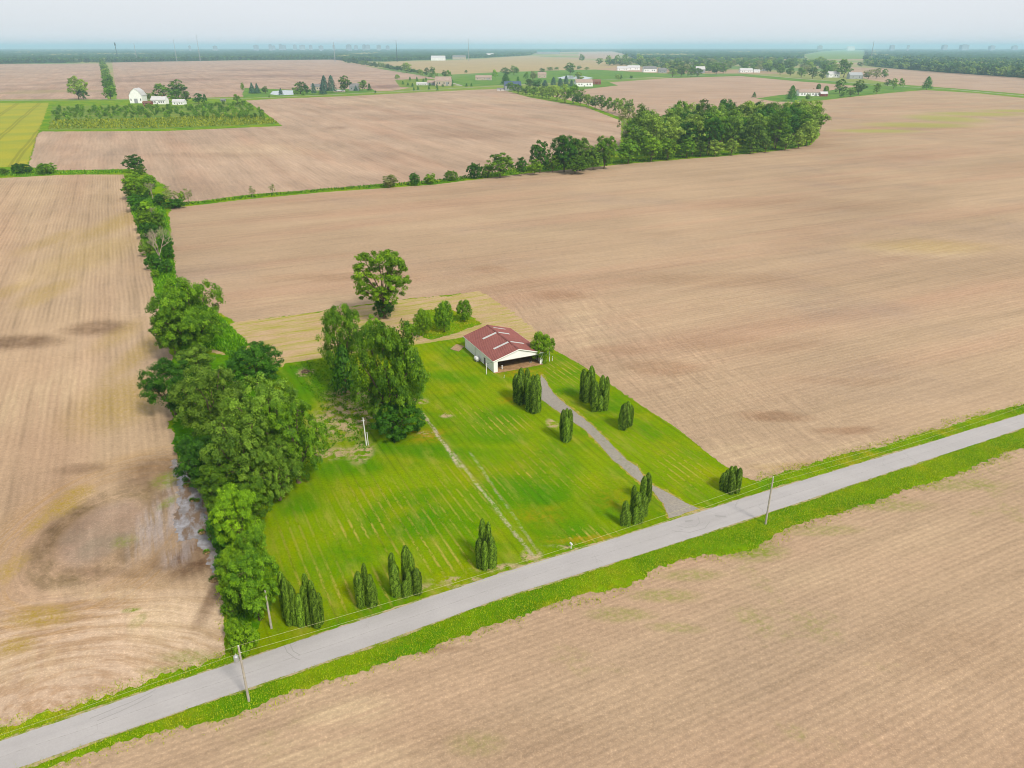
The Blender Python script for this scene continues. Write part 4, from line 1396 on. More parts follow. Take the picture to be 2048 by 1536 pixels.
SPIRES = [spire_mesh(i) for i in range(4)]
ARB = [
    ('tall arborvitae clump nearest the barn mouth, back one of the touching pair', (1044, 806), [(1033, 804, 747, 15), (1043, 802, 734, 15), (1054, 801, 735, 14), (1040, 809, 750, 17), (1052, 807, 752, 14)]),
    ('tall arborvitae clump before the barn, front one of the touching pair', (1065, 822), [(1058, 822, 756, 16), (1066, 816, 748, 15), (1074, 818, 746, 16), (1068, 826, 758, 18), (1076, 824, 760, 13)]),
    ('back arborvitae clump of the pair between the driveway top and the field', (1173, 802), [(1166, 802, 736, 15), (1174, 800, 740, 13), (1182, 799, 730, 15), (1172, 805, 752, 16), (1183, 803, 750, 13)]),
    ('front arborvitae clump of the pair between the driveway top and the field', (1197, 818), [(1188, 822, 760, 17), (1202, 816, 748, 14), (1211, 816, 752, 12), (1200, 822, 790, 12), (1210, 821, 775, 12)]),
    ('slim arborvitae clump halfway down the field side of the driveway', (1250, 856), [(1247, 859, 806, 17), (1254, 854, 801, 13), (1260, 852, 809, 11), (1242, 859, 818, 12)]),
    ('single narrow arborvitae on the lawn side of the driveway', (1131, 881), [(1126, 881, 818, 14), (1131, 878, 815, 13), (1138, 880, 818, 13), (1132, 884, 832, 15)]),
    ('short wide arborvitae clump by the roadside near the field corner', (1459, 984), [(1445, 980, 944, 15), (1452, 984, 950, 13), (1458, 974, 931, 12), (1466, 974, 931, 13), (1475, 978, 935, 12), (1462, 988, 946, 14), (1473, 986, 944, 13), (1451, 976, 938, 11)]),
    ('uppermost arborvitae of the group of three beside the driveway mouth', (1288, 1000), [(1292, 1000, 944, 14), (1285, 1002, 950, 14), (1297, 1004, 955, 10)]),
    ('middle and widest arborvitae of the group of three beside the driveway mouth', (1275, 1042), [(1266, 1030, 969, 13), (1272, 1040, 982, 17), (1287, 1032, 990, 16), (1280, 1046, 1010, 14), (1270, 1048, 1012, 13)]),
    ('small lowest arborvitae of the group of three beside the driveway mouth', (1250, 1050), [(1249, 1050, 1000, 15), (1255, 1052, 1022, 12), (1245, 1051, 1020, 11)]),
    ('arborvitae clump with one tall rear stem, alone between lawn track and road', (972, 1136), [(966, 1122, 1037, 15), (976, 1120, 1042, 13), (960, 1136, 1075, 16), (970, 1140, 1080, 14), (982, 1136, 1072, 17), (975, 1130, 1066, 12), (988, 1134, 1088, 12)]),
    ('two humped arborvitae clump between its bushier neighbours at the roadside', (736, 1214), [(733, 1208, 1125, 13), (723, 1214, 1141, 19), (744, 1214, 1147, 18), (738, 1212, 1150, 13), (750, 1212, 1164, 14)]),
    ('widest gappy arborvitae clump of the roadside row with a tall middle stem', (812, 1190), [(788, 1180, 1104, 16), (791, 1192, 1126, 20), (816, 1176, 1090, 21), (824, 1178, 1102, 16), (836, 1188, 1135, 20), (812, 1194, 1160, 16), (800, 1192, 1168, 13), (820, 1190, 1140, 14)]),
    ('arborvitae clump touching the dark leaved roadside maple', (580, 1246), [(574, 1236, 1142, 18), (580, 1250, 1152, 17), (592, 1250, 1170, 16), (587, 1240, 1160, 14)]),
    ('many stemmed arborvitae clump next to the one touching the roadside maple', (620, 1248), [(604, 1253, 1186, 18), (622, 1236, 1145, 16), (632, 1240, 1158, 16), (635, 1254, 1176, 20), (620, 1252, 1192, 15), (643, 1248, 1184, 13), (612, 1242, 1170, 14)]),
]
for (lab, bp, sps) in ARB:
    b = at(*bp)
    e = empty('arborvitae', b, 0, lab, 'shrub')
    for (px, pb, pt, w) in sps:
        q = at(px, pb)
        h = hgt(px, pb, pt)
        o = link('spire', rng.choice(SPIRES), None, e)
        o.location = (q[0] - b[0], q[1] - b[1], 0)
        ww = w * mpp(q) * .94
        o.scale = (ww, ww, h)
        o.rotation_euler = (rng.uniform(-.02, .02), rng.uniform(-.02, .02), rng.uniform(0, 6))

# ------------------------------------------------------------------ the barn
M_WHITE = plain('white_steel', (0.78, 0.78, 0.77), 0.5, 0.4, var=0.06, sc=0.5)
M_WHITE_W = plain('white_paint', (0.62, 0.62, 0.60), 0.6, 0.3, var=0.1, sc=0.4)
M_WOOD = plain('grey_wood', ph(150, 132, 110), 0.9, 0.1, var=0.25, sc=2)
M_POLE = plain('weathered_pole', ph(206, 198, 182), 0.9, 0.1, var=0.15, sc=2)
M_STEEL = plain('galvanised_steel', ph(206, 210, 210), 0.45, 0.4, 0.3, var=0.08)
M_DARKM = plain('dark_metal', (0.03, 0.03, 0.03), 0.6, 0.3)
nn = NM('red_roof_metal', 0.6, 0.12)
f = nn.rng(nn.noise(nn.pos, 0.25, 5, 0.6), 0.35, 0.65, 0.88, 1.12)
c = nn.mix(nn.rng(nn.noise(nn.scl(nn.uv, (0.2, 0.9, 1)), 1, 4), 0.4, 0.65), ph(146, 88, 82), ph(158, 99, 90))
M_ROOF = nn.done(nn.bright(c, f))
M_RIB = plain('pale_rib_metal', ph(190, 122, 114), 0.6, 0.15, var=.1)  # ribs coloured a paler red than the roof slopes
M_SKYL = plain('clear_roof_panel', ph(226, 228, 222), 0.4, 0.4, var=0.05)

A0, A1, A3 = at(987.6, 745.8), at(1084.5, 727.8), at(929.4, 695.4)
bw, bl = (A1 - A0).length, (A3 - A0).length
ax = math.atan2((A1 - A0)[1], (A1 - A0)[0])
EH = hgt(987.6, 745.8, 721.5)
RH = hgt(1036, 737, 698.0)
barn = empty('open_barn', A0, ax, 'white barn with red metal roof and open front where the driveway ends', 'barn')
# local frame: x across the front, y towards the back
fwd = Vector((-math.sin(ax), math.cos(ax), 0))
skew = (A3 - A0).normalized()
print('barn', round(bw, 1), round(bl, 1), round(EH, 2), round(RH, 2), 'skew', round(skew.dot(Vector((math.cos(ax), math.sin(ax), 0))), 3))
T = 0.12
y_d0, y_d1 = bl * 0.27, bl * 0.27 + 1.15
mb = MB()
mb.box(0, T, 0.02, y_d0, 0, EH)
mb.box(0, T, y_d1, bl * .62, 0, EH)
mb.box(0, T, y_d0, y_d1, 2.15, EH)
mb.box(0.04, T, bl * .62, bl - .02, 0, EH)
for i in range(int(bl / 0.45)):
    y = 0.3 + i * 0.45
    if y_d0 - .05 < y < y_d1 + .05 or y > bl - .3:
        continue
    mb.box(-0.022, -0.001, y, y + 0.05, 0.05, EH - .03)
mb.build('side_wall', M_WHITE, barn)
mb = MB().box(bw - T, bw, 0.02, bl - .02, 0, EH)
mb.build('side_wall', M_WHITE, barn)
mb = MB()
mb.prism([(0, bl - T, 0), (bw, bl - T, 0), (bw, bl - T, EH), (bw / 2, bl - T, RH - .1), (0, bl - T, EH)], (0, T, 0))
mb.build('back_wall', M_WHITE, barn)
# front: gable panel over the opening, and the two corner panels
oz = EH - 0.25
mb = MB()
mb.prism([(0, -0.03, EH - .45), (bw, -0.03, EH - .45), (bw, -0.03, EH), (bw / 2, -0.03, RH - .1), (0, -0.03, EH)], (0, .1, 0))
for i in range(int(bw / .5)):
    x = .3 + i * .5
    zt = EH + (RH - .1 - EH) * (1 - abs(x - bw / 2) / (bw / 2))
    mb.box(x, x + .05, -.05, -.031, EH - .42, zt - .05)
mb.build('gable_panel', M_WHITE, barn)
MB().box(-.01, 1.15, -.02, .09, 0, EH - .452).build('corner_panel', M_WHITE, barn)
MB().box(bw - .75, bw + .01, -.02, .09, 0, EH - .452).build('corner_panel', M_WHITE, barn)
MB().box(1.16, bw - .76, .07, .2, EH - .62, EH - .36).build('header_beam', M_WOOD, barn)
MB().box(-.03, .0, bl * .62, bl * .62 + .14, 0, EH - .02).build('door_track', M_STEEL, barn)
MB().box(-.035, -.001, bl * .64, bl * .96, 0.08, EH - .5).build('sliding_door', M_WHITE, barn)
for s in (y_d0 - .1, y_d1):
    MB().box(-.035, .0, s, s + .1, 0, 2.2).build('door_frame', M_WHITE_W, barn)
for y in np.arange(2.4, bl - 1, 2.5):
    for x in (T + .02, bw - T - .17):
        MB().box(x, x + .15, y, y + .15, 0, EH - .1).build('post', M_WOOD, barn)
    m = MB()
    m.box(.2, bw - .2, y, y + .08, EH - .25, EH - .1)
    zr = RH - .25
    m.tube((.2, y + .04, EH - .1), (bw / 2, y + .04, zr), .07, .07, 4)
    m.tube((bw - .2, y + .04, EH - .1), (bw / 2, y + .04, zr), .07, .07, 4)
    m.build('truss', M_WOOD, barn)
# roof slopes with standing ribs
ov = 0.35
for s in (-1, 1):
    m = MB()
    xe = bw / 2 + s * (bw / 2 + ov)
    sl = (RH - EH) / (bw / 2)
    ze = RH - sl * (bw / 2 + ov)
    a, b = Vector((bw / 2, -ov, RH)), Vector((xe, -ov, ze))
    m.prism([a, b, b + Vector((0, 0, .06)), a + Vector((0, 0, .06))], (0, bl + 2 * ov, 0))
    roof = m.build('roof_slope', M_ROOF, barn)
    nrib = int((bl + 2 * ov) / 0.62)
    m = MB()
    for i in range(nrib + 1):
        y = -ov + .04 + i * (bl + 2 * ov - .12) / nrib
        p, q = Vector((bw / 2 + s * .2, y, RH + .061 - sl * .2)), Vector((xe, y, ze + .061))
        m.prism([p, p + Vector((0, .13, 0)), p + Vector((0, .10, .07)), p + Vector((0, .02, .07))], q - p)
    m.build('roof_rib', M_RIB, roof)
    m = MB()
    m.prism([a + Vector((0, -.03, -.18)), b + Vector((0, -.03, -.18)), b + Vector((0, -.03, .07)), a + Vector((0, -.03, .07))], (0, .028, 0))
    m.prism([a + Vector((0, bl + 2 * ov, -.18)), b + Vector((0, bl + 2 * ov, -.18)), b + Vector((0, bl + 2 * ov, .07)), a + Vector((0, bl + 2 * ov, .07))], (0, .03, 0))
    m.box(min(xe, xe + s * .03), max(xe, xe + s * .03), -ov, bl + ov, ze - .16, ze + .06)
    m.build('fascia', M_WHITE, barn)
    L = bw / 2 + ov
    for (yy0, t0, t1, thin) in [(bl * .26, .02, .62 if s < 0 else .58, 1), (bl * .66, .02, .58 if s < 0 else .50, 1)] + ([(bl * .90, .12, .62, .5)] if s > 0 else []):
        p = Vector((bw / 2 + s * L * t0, yy0, RH - sl * L * t0 + .09))
        q = Vector((bw / 2 + s * L * t1, yy0, RH - sl * L * t1 + .09))
        m = MB().prism([p, p + Vector((0, .85 * thin, 0)), p + Vector((0, .85 * thin, .07)), p + Vector((0, 0, .07))], q - p)
        m.build('skylight', M_SKYL, barn)
m = MB()
for s in (-1, 1):
    p = Vector((bw / 2, -ov - .01, RH + .19))
    q = Vector((bw / 2 + s * .32, -ov - .01, RH + .19 - (RH - EH) / (bw / 2) * .32))
    m.prism([p, q, q - Vector((0, 0, .03)), p - Vector((0, 0, .03))] if s > 0 else [q, p, p - Vector((0, 0, .03)), q - Vector((0, 0, .03))], (0, bl + 2 * ov + .02, 0))
m.build('ridge_cap', M_ROOF, barn)
mb = MB().box(.05, bw - .05, -0.6, bl - .1, 0.05, 0.12)
fl = mb.build('dirt_floor', M_DIRT, barn)


def barnpt(x, y, z=0):
    return A0 + Vector((math.cos(ax) * x - math.sin(ax) * y, math.sin(ax) * x + math.cos(ax) * y, z))


def bevel_box(name, sx, sy, sz, loc, rz, mat, label, cat, bev=.03, tilt=(0, 0)):
    me = MB().box(-sx / 2, sx / 2, -sy / 2, sy / 2, 0, sz).mesh(name)
    o = link(name, me, mat)
    o.location = loc
    o.rotation_euler = (tilt[0], tilt[1], rz)
    md = o.modifiers.new('bevel', 'BEVEL')
    md.width = bev
    md.segments = 2
    return props(o, label, cat)


# timber lying inside, bucket
p = barnpt(bw * .84, 2.6, .12)
e = empty('lumber_stack', p, ax + 1.2, 'short pale boards lying on the dirt floor inside the barn', 'lumber')
for i in range(4):
    MB().box(-.9, .9, i * .22 - .4, i * .22 - .22, 0.0 + .05 * (i % 2), .05 + .05 * (i % 2)).build('board', M_WOOD if i % 2 else M_POLE, e)
p = at(1004.4, 739)
e = empty('marker_post', p, 0, 'short thick white post standing in the mouth of the barn', 'post')
MB().box(-.14, .14, -.14, .14, 0, 1.15).build('shaft', M_WHITE_W, e)
MB().box(-.18, .18, -.18, .18, 1.15, 1.2).build('cap', M_WHITE_W, e)
# tank beside the wall
tk = empty('fuel_tank', at(953.5, 722.5), ax + PI / 2, 'round white tank lying against the side wall of the barn', 'tank')
m = MB()
prof = [(-.95, .05), (-.92, .35), (-.78, .52), (-.6, .6), (.6, .6), (.78, .52), (.92, .35), (.95, .05)]
for (xa, ra), (xb, rb) in zip(prof[:-1], prof[1:]):
    m.tube((xa, 0, .85), (xb, 0, .85), ra, rb, 16, False)
o = m.build('shell', M_WHITE_W, tk)
for x in (-.5, .5):
    MB().box(x - .06, x + .06, -.45, .45, 0, .42).build('saddle', M_STEEL, tk)
# service post with cable to the eave
q = at(973, 748.6)
hh = hgt(973, 748.6, 727)
e = empty('service_post', q, 0, 'white post with a cable running to the barn eave', 'post')
m = MB().tube((0, 0, 0), (0, 0, hh), .13, .11, 8)
m.build('shaft', M_WHITE_W, e)
m = MB()
pe = barnpt(.2, .0, EH - .3) - q
m.tube((0, 0, hh - .1), tuple(pe), .03, .03, 4)
m.build('cable', M_DARKM, e)
for (x, y0, y1, lab) in [(1098.8, 722.8, 702.5, 'tall white post with a short side arm beside the round barn tree'), (1104.4, 721.6, 712.5, 'short white post right of the tall one beside the round barn tree')]:
    b = at(x, y0)
    hh = hgt(x, y0, y1)
    e = empty('fence_post', b, 0, lab, 'post')
    MB().tube((0, 0, 0), (0, 0, hh), .12, .10, 8).build('shaft', M_WHITE_W, e)
    if y1 < 705:
        MB().tube((0, 0, hh - .15), (-.8, -.1, hh - 1.0), .06, .06, 6).build('arm', M_WHITE_W, e)
e = empty('stake', at(1008, 756), 0, 'thin white stake standing in the lawn before the barn', 'stake')
MB().tube((0, 0, 0), (.08, 0, .9), .05, .04, 6).build('shaft', M_WHITE_W, e)
MB().box(-.12, .12, -.12, .12, 0, .05).build('foot', M_STEEL, e)
m = rough_poly([(900.6, 698.6), (913.5, 689), (929, 693.5), (917, 703.7)], 0, .12, .3, 3)
mm = MB()
zz = [Vector(p) + Vector((0, 0, .05)) for p in m]
ar = sum(zz[i][0] * zz[(i + 1) % len(zz)][1] - zz[(i + 1) % len(zz)][0] * zz[i][1] for i in range(len(zz)))
mm.prism(zz[::-1] if ar > 0 else zz, (0, 0, .12))
props(mm.build('concrete_slab', plain('tan_concrete', ph(190, 160, 122), .95, .1, var=.12), None), 'tan concrete slab on the grass at the back corner of the barn', 'slab')

# ------------------------------------------------------------------ poles and wires
def pole(px, pb, pt, label, group=None, r=.16, trans=False, world_pt=None, hh=None, crossbits=True):
    b = world_pt or at(px, pb)
    h = hh or hgt(px, pb, pt)
    e = empty('utility_pole', b, 0, label, 'pole', group)
    MB().tube((0, 0, 0), (0, 0, h), r * 1.15, r * .8, 10).build('shaft', M_POLE, e)
    if crossbits:
        MB().tube((0, 0, h), (0, 0, h + .18), .05, .07, 8).build('insulator', M_WHITE_W, e)
        MB().tube((0, 0, h - 1.0), Vector(U) * .22 * 0 + Vector((.28, 0, h - 1.0)), .035, .05, 6).build('insulator', M_WHITE_W, e)
    if trans:
        m = MB()
        pr_ = [(h - 2.5, .22), (h - 2.45, .33), (h - 1.55, .33), (h - 1.45, .25), (h - 1.35, .1)]
        for (za, ra), (zb, rb) in zip(pr_[:-1], pr_[1:]):
            m.tube((-.52, -.12, za), (-.52, -.12, zb), ra, rb, 14, True)
        t = m.build('transformer', M_STEEL, e)
        MB().box(-.3, 0, -.16, -.08, h - 2.2, h - 2.1).build('bracket', M_STEEL, t)
        MB().tube((-.52, -.12, h - 1.35), (-.52, -.12, h - 1.1), .05, .03, 6).build('bushing', M_WHITE_W, t)
    return b, h


P1, h1 = pole(498, 1402, 1293, 'weathered roadside pole carrying a grey transformer can', 'wire carrying poles south of the road', trans=True)
P2, h2 = pole(1531, 1048, 955, 'plain weathered pole on the verge opposite the driveway mouth', 'wire carrying poles south of the road')
sp = P2 - P1
P0, h0 = pole(0, 0, 0, 'roadside pole beyond the left frame', 'wire carrying poles south of the road', world_pt=P1 - sp, hh=h1)
P3, h3 = pole(0, 0, 0, 'roadside pole beyond the right frame', 'wire carrying poles south of the road', world_pt=P2 + sp, hh=h2)
pole(543, 1257, 1181, 'bare pole without wires in front of the dark leaved roadside maple', crossbits=False)
M_WIRE = plain('aluminium_wire', ph(214, 214, 150), 0.6, 0.3)
for (zo, xo, lab) in [(.16, 0, 'upper overhead wire strung along the road from pole to pole'), (-1.0, .26, 'lower overhead wire strung along the road from pole to pole')]:
    m = MB()
    for (a, ha), (b, hb) in [((P0, h0), (P1, h1)), ((P1, h1), (P2, h2)), ((P2, h2), (P3, h3))]:
        pa, pb_ = a + Vector((xo, 0, ha + zo)), b + Vector((xo, 0, hb + zo))
        N_ = 24
        prev = None
        for i in range(N_ + 1):
            t = i / N_
            q = pa.lerp(pb_, t)
            q.z -= 4 * 1.1 * t * (1 - t)
            if prev is not None:
                m.tube(prev, q, .017, .017, 4, False)
            prev = q
    props(m.build('overhead_wire', M_WIRE), lab, 'wire', 'overhead wires along the road')
b = at(733, 891)
hh = hgt(733, 891, 836)
e = empty('yard_pole', b, 0, 'tall white double post with a crossed top in the patchy bare ground of the lawn', 'pole')
MB().tube((0, 0, 0), (-.25, .1, hh), .14, .10, 8).build('post', M_WHITE_W, e)
MB().tube((.38, .1, 0), (.34, .1, hh * .48), .09, .08, 8).build('post', M_WHITE_W, e)
MB().box(-.6, .15, .0, .07, hh - .75, hh - .62).build('crosspiece', M_WHITE_W, e)
b = at(1142, 1098)
e = empty('mailbox', b, TH, 'small white mailbox on a post at the lawn edge of the road', 'mailbox')
MB().box(-.05, .05, -.05, .05, 0, 1.0).build('post', M_WHITE_W, e)
m = MB()
cs = [(-.14, 0), (.14, 0), (.14, .16), (.10, .25), (0, .29), (-.10, .25), (-.14, .16)]
m.prism([(x, -.3, 1.0 + z) for x, z in cs], (0, .6, 0))
m.build('box', M_WHITE_W, e)
e = empty('tree_stump', at(611, 744), 0, 'low brown stump with a dark hollow on the lawn left of the yard trees', 'stump')
m = MB()
for i in range(9):
    a = 2 * PI * i / 9
    m.tube((math.cos(a) * .9, math.sin(a) * .9, 0), (math.cos(a) * .7, math.sin(a) * .7, rng.uniform(.3, .6)), .38, .22, 6)
m.build('rim', M_BARK, e)
MB().tube((0, 0, 0), (0, 0, .12), .8, .7, 12).build('hollow', M_DIRT, e)

# ------------------------------------------------------------------ grass tufts and weeds
def tufts(name, pts, hmin, hmax, w, blades, mat, label, seed=0):
    g = np.random.default_rng(seed)
    P = np.array([(p[0], p[1], 0.05) for p in pts])
    n = len(P)
    P = np.repeat(P, blades, 0) + g.normal(size=(n * blades, 3)) * np.array([.22, .22, 0])
    m = len(P)
    a = g.uniform(0, 2 * PI, m)
    d = np.stack([np.cos(a), np.sin(a), np.zeros(m)], 1)
    h = g.uniform(hmin, hmax, m)[:, None]
    l = g.normal(size=(m, 3)) * np.array([.4, .4, 0]) * h
    v = np.empty((m, 3, 3))
    v[:, 0] = P - d * w / 2
    v[:, 1] = P + d * w / 2
    v[:, 2] = P + l + np.array([0, 0, 1.0]) * h
    me = np_mesh(name, v.reshape(-1, 3), np.arange(m * 3).reshape(-1, 3), g.uniform(-1, 1, m))
    me.materials.append(mat)
    return props(link(name, me), label, None, None, 'stuff')


M_TALL = foliage_mat('tall_grass_blades', (136, 166, 10), (178, 182, 40), trans=.35)
M_TALLD = foliage_mat('weed_blades', (72, 130, 8), (112, 156, 20), trans=.35)
south = [(-60, 1570), (0, 1552), (250, 1464), (500, 1378), (750, 1292), (1000, 1200), (1300, 1106), (1500, 1040), (1700, 974), (1880, 914), (2060, 856), (2060, 888), (1900, 946), (1800, 980), (1700, 1014), (1560, 1060),
         (1530, 1080), (1400, 1108), (1290, 1140), (1150, 1194), (1060, 1222), (960, 1260), (860, 1294), (740, 1330), (650, 1362), (560, 1392), (470, 1430), (330, 1460), (200, 1494), (40, 1546)]
tufts('verge_grass', scatter(south, .30, 1), .12, .36, .08, 3, M_TALL, 'long green grass on the verge south of the road')
north = [(-60, 1470), (0, 1455), (200, 1392), (400, 1332), (465, 1306), (470, 1320), (400, 1346), (250, 1394), (0, 1482), (-60, 1500)]
tufts('verge_grass', scatter(north, .4, 2), .12, .4, .12, 2, M_TALL, 'long green grass between the left field and the road', 1)
e2 = [(1530, 962), (1650, 930), (1850, 872), (2060, 808), (2060, 824), (1850, 886), (1650, 946), (1530, 986)]
tufts('verge_grass', scatter(e2, .5, 3), .1, .35, .12, 2, M_TALL, 'thin grass between the right field and the road', 2)
tufts('weeds', scatter([(822, 652), (845, 622), (890, 616), (940, 632), (962, 648), (930, 660), (862, 680), (830, 668)], .9, 4), .2, .5, .25, 3, M_TALL, 'uncut weeds around the trio of small trees', 3)
tufts('weeds', scatter([(255, 352), (330, 420), (345, 500), (352, 560), (400, 602), (455, 650), (495, 690), (465, 715), (430, 700), (350, 700), (322, 640), (303, 545), (285, 480), (262, 420)], 1.1, 5), .5, 1.4, .5, 3, M_TALLD, 'rank grass and weeds along the hedgerow', 4)
tufts('weeds', scatter([(350, 880), (400, 900), (470, 1000), (500, 1130), (500, 1290), (465, 1300), (456, 1230), (434, 1150), (425, 1080), (405, 980), (362, 925)], .5, 6), .4, 1.2, .3, 3, M_TALLD, 'dark weeds on the bank beside the muddy water', 5)
strip = [(345, 414), (380, 410), (500, 396), (640, 383), (760, 375), (870, 367), (960, 356), (1060, 343), (1150, 336), (1250, 326), (1350, 318), (1450, 310), (1560, 300), (1620, 290), (1620, 284), (1560, 296),
         (1450, 306), (1350, 313), (1250, 320), (1150, 330), (1050, 336), (950, 350), (850, 362), (760, 369), (640, 379), (500, 391), (400, 404), (350, 407)]
tufts('weeds', scatter(strip, 1.7, 7), .4, 1.3, .7, 3, M_TALLD, 'green weeds on the long strip between two fields', 6)
tufts('weeds', scatter([(-30, 340), (60, 337), (120, 342), (245, 340), (250, 347), (120, 349), (-30, 355)], 2.0, 8), .5, 1.4, .7, 3, M_TALLD, 'green weeds on the strip below the yellow crop', 7)
fr = []
for edge in ([(-40, 1575), (200, 1497), (330, 1462), (470, 1432), (560, 1396), (650, 1364), (740, 1334), (800, 1312), (860, 1297), (960, 1262), (1060, 1225), (1150, 1196), (1250, 1168), (1300, 1142), (1400, 1112), (1470, 1108), (1520, 1088), (1560, 1062), (1620, 1042), (1700, 1018), (1800, 984), (1900, 950), (2060, 892)],
             [(-40, 1468), (0, 1454), (100, 1426), (200, 1392), (330, 1350), (400, 1332), (462, 1306), (462, 1240), (450, 1170)],
             [(1512, 962), (1570, 944), (1650, 922), (1750, 894), (1850, 866), (1960, 832), (2060, 806)]):
    P = [at(*q) for q in edge]
    for a, b in zip(P[:-1], P[1:]):
        L = (b - a).length
        d = (b - a) / L
        for _ in range(int(L * 11)):
            q = a + d * rng.uniform(0, L)
            k = mnoise.noise(q * .13) * 1.6 + mnoise.noise(q * .6 + Vector((7, 0, 0))) * 1.1
            fr.append(q + Vector((-d[1], d[0], 0)) * (rng.gauss(0, .75) + k))
tufts('edge_grass', fr, .10, .34, .13, 3, M_TALL, 'ragged grass straggling from the verges into the fields', 20)
wp = [p for p in scatter([(640, 800), (690, 780), (735, 800), (742, 860), (735, 900), (690, 880), (650, 905), (640, 850)], .5, 9) if mnoise.noise(p * .45) > 0.0]
tufts('weeds', wp, .2, .55, .25, 3, M_TALLD, 'patches of weeds over the bare ground on the lawn', 8)
wp = [p for p in scatter([(575, 730), (680, 712), (700, 780), (640, 800), (600, 770)], .6, 10) if mnoise.noise(p * .3) > -0.2]
tufts('weeds', wp, .15, .4, .2, 3, M_TALLD, 'thick dark grass left of the central yard trees', 9)
# sedge tussocks in the mud
for i, (px, py, r, lab) in enumerate([(374, 972, .75, 'largest grassy tussock in the muddy water'), (373, 962, .5, 'small brown tussock touching the largest one'), (385, 1002, .42, 'left one of two tussocks close together in the water'),
                                      (395, 1003, .42, 'right one of two tussocks close together in the water'), (383, 948, .45, 'topmost tussock at the narrow head of the water'), (414, 1106, .5, 'tussock at the right bank halfway down the water'),
                                      (404, 1066, .6, 'green tussock against the weedy bank'), (429, 1160, .8, 'brown tussock at the dark lower end of the water')]):
    b = at(px, py)
    e = empty('tussock', b, 0, lab, 'tussock')
    m = MB()
    prof = [(0, r), (.12, r * 1.02), (.26, r * .8), (.36, r * .35)]
    for (za, ra), (zb, rb) in zip(prof[:-1], prof[1:]):
        m.tube((0, 0, za), (0, 0, zb), ra, rb, 9, zb == .36)
    m.build('mound', M_DIRT, e)
    g = np.random.default_rng(i)
    k = 160
    a = g.uniform(0, 2 * PI, k)
    rr = r * g.uniform(0, 1, k) ** .5
    C = np.stack([rr * np.cos(a), rr * np.sin(a), .38 * (1 - (rr / r) ** 2) + .02], 1)
    v = np.empty((k, 3, 3))
    dd = np.stack([np.cos(a + 1.5), np.sin(a + 1.5), np.zeros(k)], 1) * .06
    v[:, 0] = C - dd
    v[:, 1] = C + dd
    v[:, 2] = C + np.stack([np.cos(a) * .25, np.sin(a) * .25, g.uniform(.2, .4, k)], 1)
    me = np_mesh('blades', v.reshape(-1, 3), np.arange(k * 3).reshape(-1, 3), g.uniform(-1, 1, k))
    me.materials.append(M_TALLD)
    o = link('blades', me, None, e)
    o['kind'] = 'stuff'

# ------------------------------------------------------------------ nursery of young trees
npts = [p for p in scatter([(108, 232), (112, 219), (200, 218), (330, 215), (490, 208), (520, 222), (545, 238), (470, 240), (380, 236), (300, 238), (200, 240), (110, 243)], 12.5, 12, .5, 1.2) if rng.random() < .92]
rng.shuffle(npts)
for p in npts[:290]:
    h = rng.uniform(4, 7.5)
    tree_at(p, h, h * rng.uniform(.75, 1.1), 'far', 'young green tree planted among others in the nursery plot', 'young trees in the nursery plot', 'nursery_tree', parts=False,
            mat=rng.choice([M_LF_MAPLE, M_LF_MAPLE, M_LF_BRIGHT, M_LF_BRIGHT]))
tufts('weeds', scatter([(104, 240), (300, 238), (490, 228), (550, 240), (556, 247), (330, 256), (98, 258)], 4.5, 13), 1.0, 2.6, 2.2, 3, M_TALL, 'pale weedy growth along the near side of the nursery plot', 10)

# ------------------------------------------------------------------ far farmsteads
def win(parent, x, y, z, w, h, nx, ny, glass, frame):
    """window on a wall face whose outward normal is (nx, ny)"""
    t = .12
    if ny:
        m = MB().box(x - w / 2 - t, x + w / 2 + t, min(y, y + ny * .06), max(y, y + ny * .06), z - t, z + h + t)
        f = m.build('window', frame, parent)
        MB().box(x - w / 2, x + w / 2, min(y + ny * .061, y + ny * .09), max(y + ny * .061, y + ny * .09), z, z + h).build('pane', glass, f)
    else:
        m = MB().box(min(x, x + nx * .06), max(x, x + nx * .06), y - w / 2 - t, y + w / 2 + t, z - t, z + h + t)
        f = m.build('window', frame, parent)
        MB().box(min(x + nx * .061, x + nx * .09), max(x + nx * .061, x + nx * .09), y - w / 2, y + w / 2, z, z + h).build('pane', glass, f)


M_GLASS = plain('dark_glass', (0.04, 0.045, 0.05), 0.15, 0.5)
M_RWHITE = plain('white_roof', ph(232, 230, 228), 0.6, 0.3, var=.06, sc=.2)
M_RGREY = plain('grey_shingles', ph(150, 148, 146), 0.9, 0.1, var=.15, sc=.3)
M_RBLUE = plain('blue_grey_shingles', ph(92, 110, 136), 0.85, 0.1, var=.15, sc=.3)
M_RTAN = plain('tan_shingles', ph(196, 172, 156), 0.9, 0.1, var=.12, sc=.3)
M_RBROWN = plain('brown_shingles', ph(150, 110, 92), 0.9, 0.1, var=.15, sc=.3)
M_BRICK = plain('red_siding', ph(160, 84, 70), 0.85, 0.1, var=.15, sc=.4)
M_CREAM = plain('cream_siding', ph(226, 208, 186), 0.8, 0.15, var=.08, sc=.3)
M_GREYW = plain('grey_siding', ph(180, 184, 186), 0.8, 0.15, var=.08, sc=.3)
M_TEAL = plain('teal_roof', ph(60, 140, 130), 0.6, 0.2, var=.08, sc=.1)


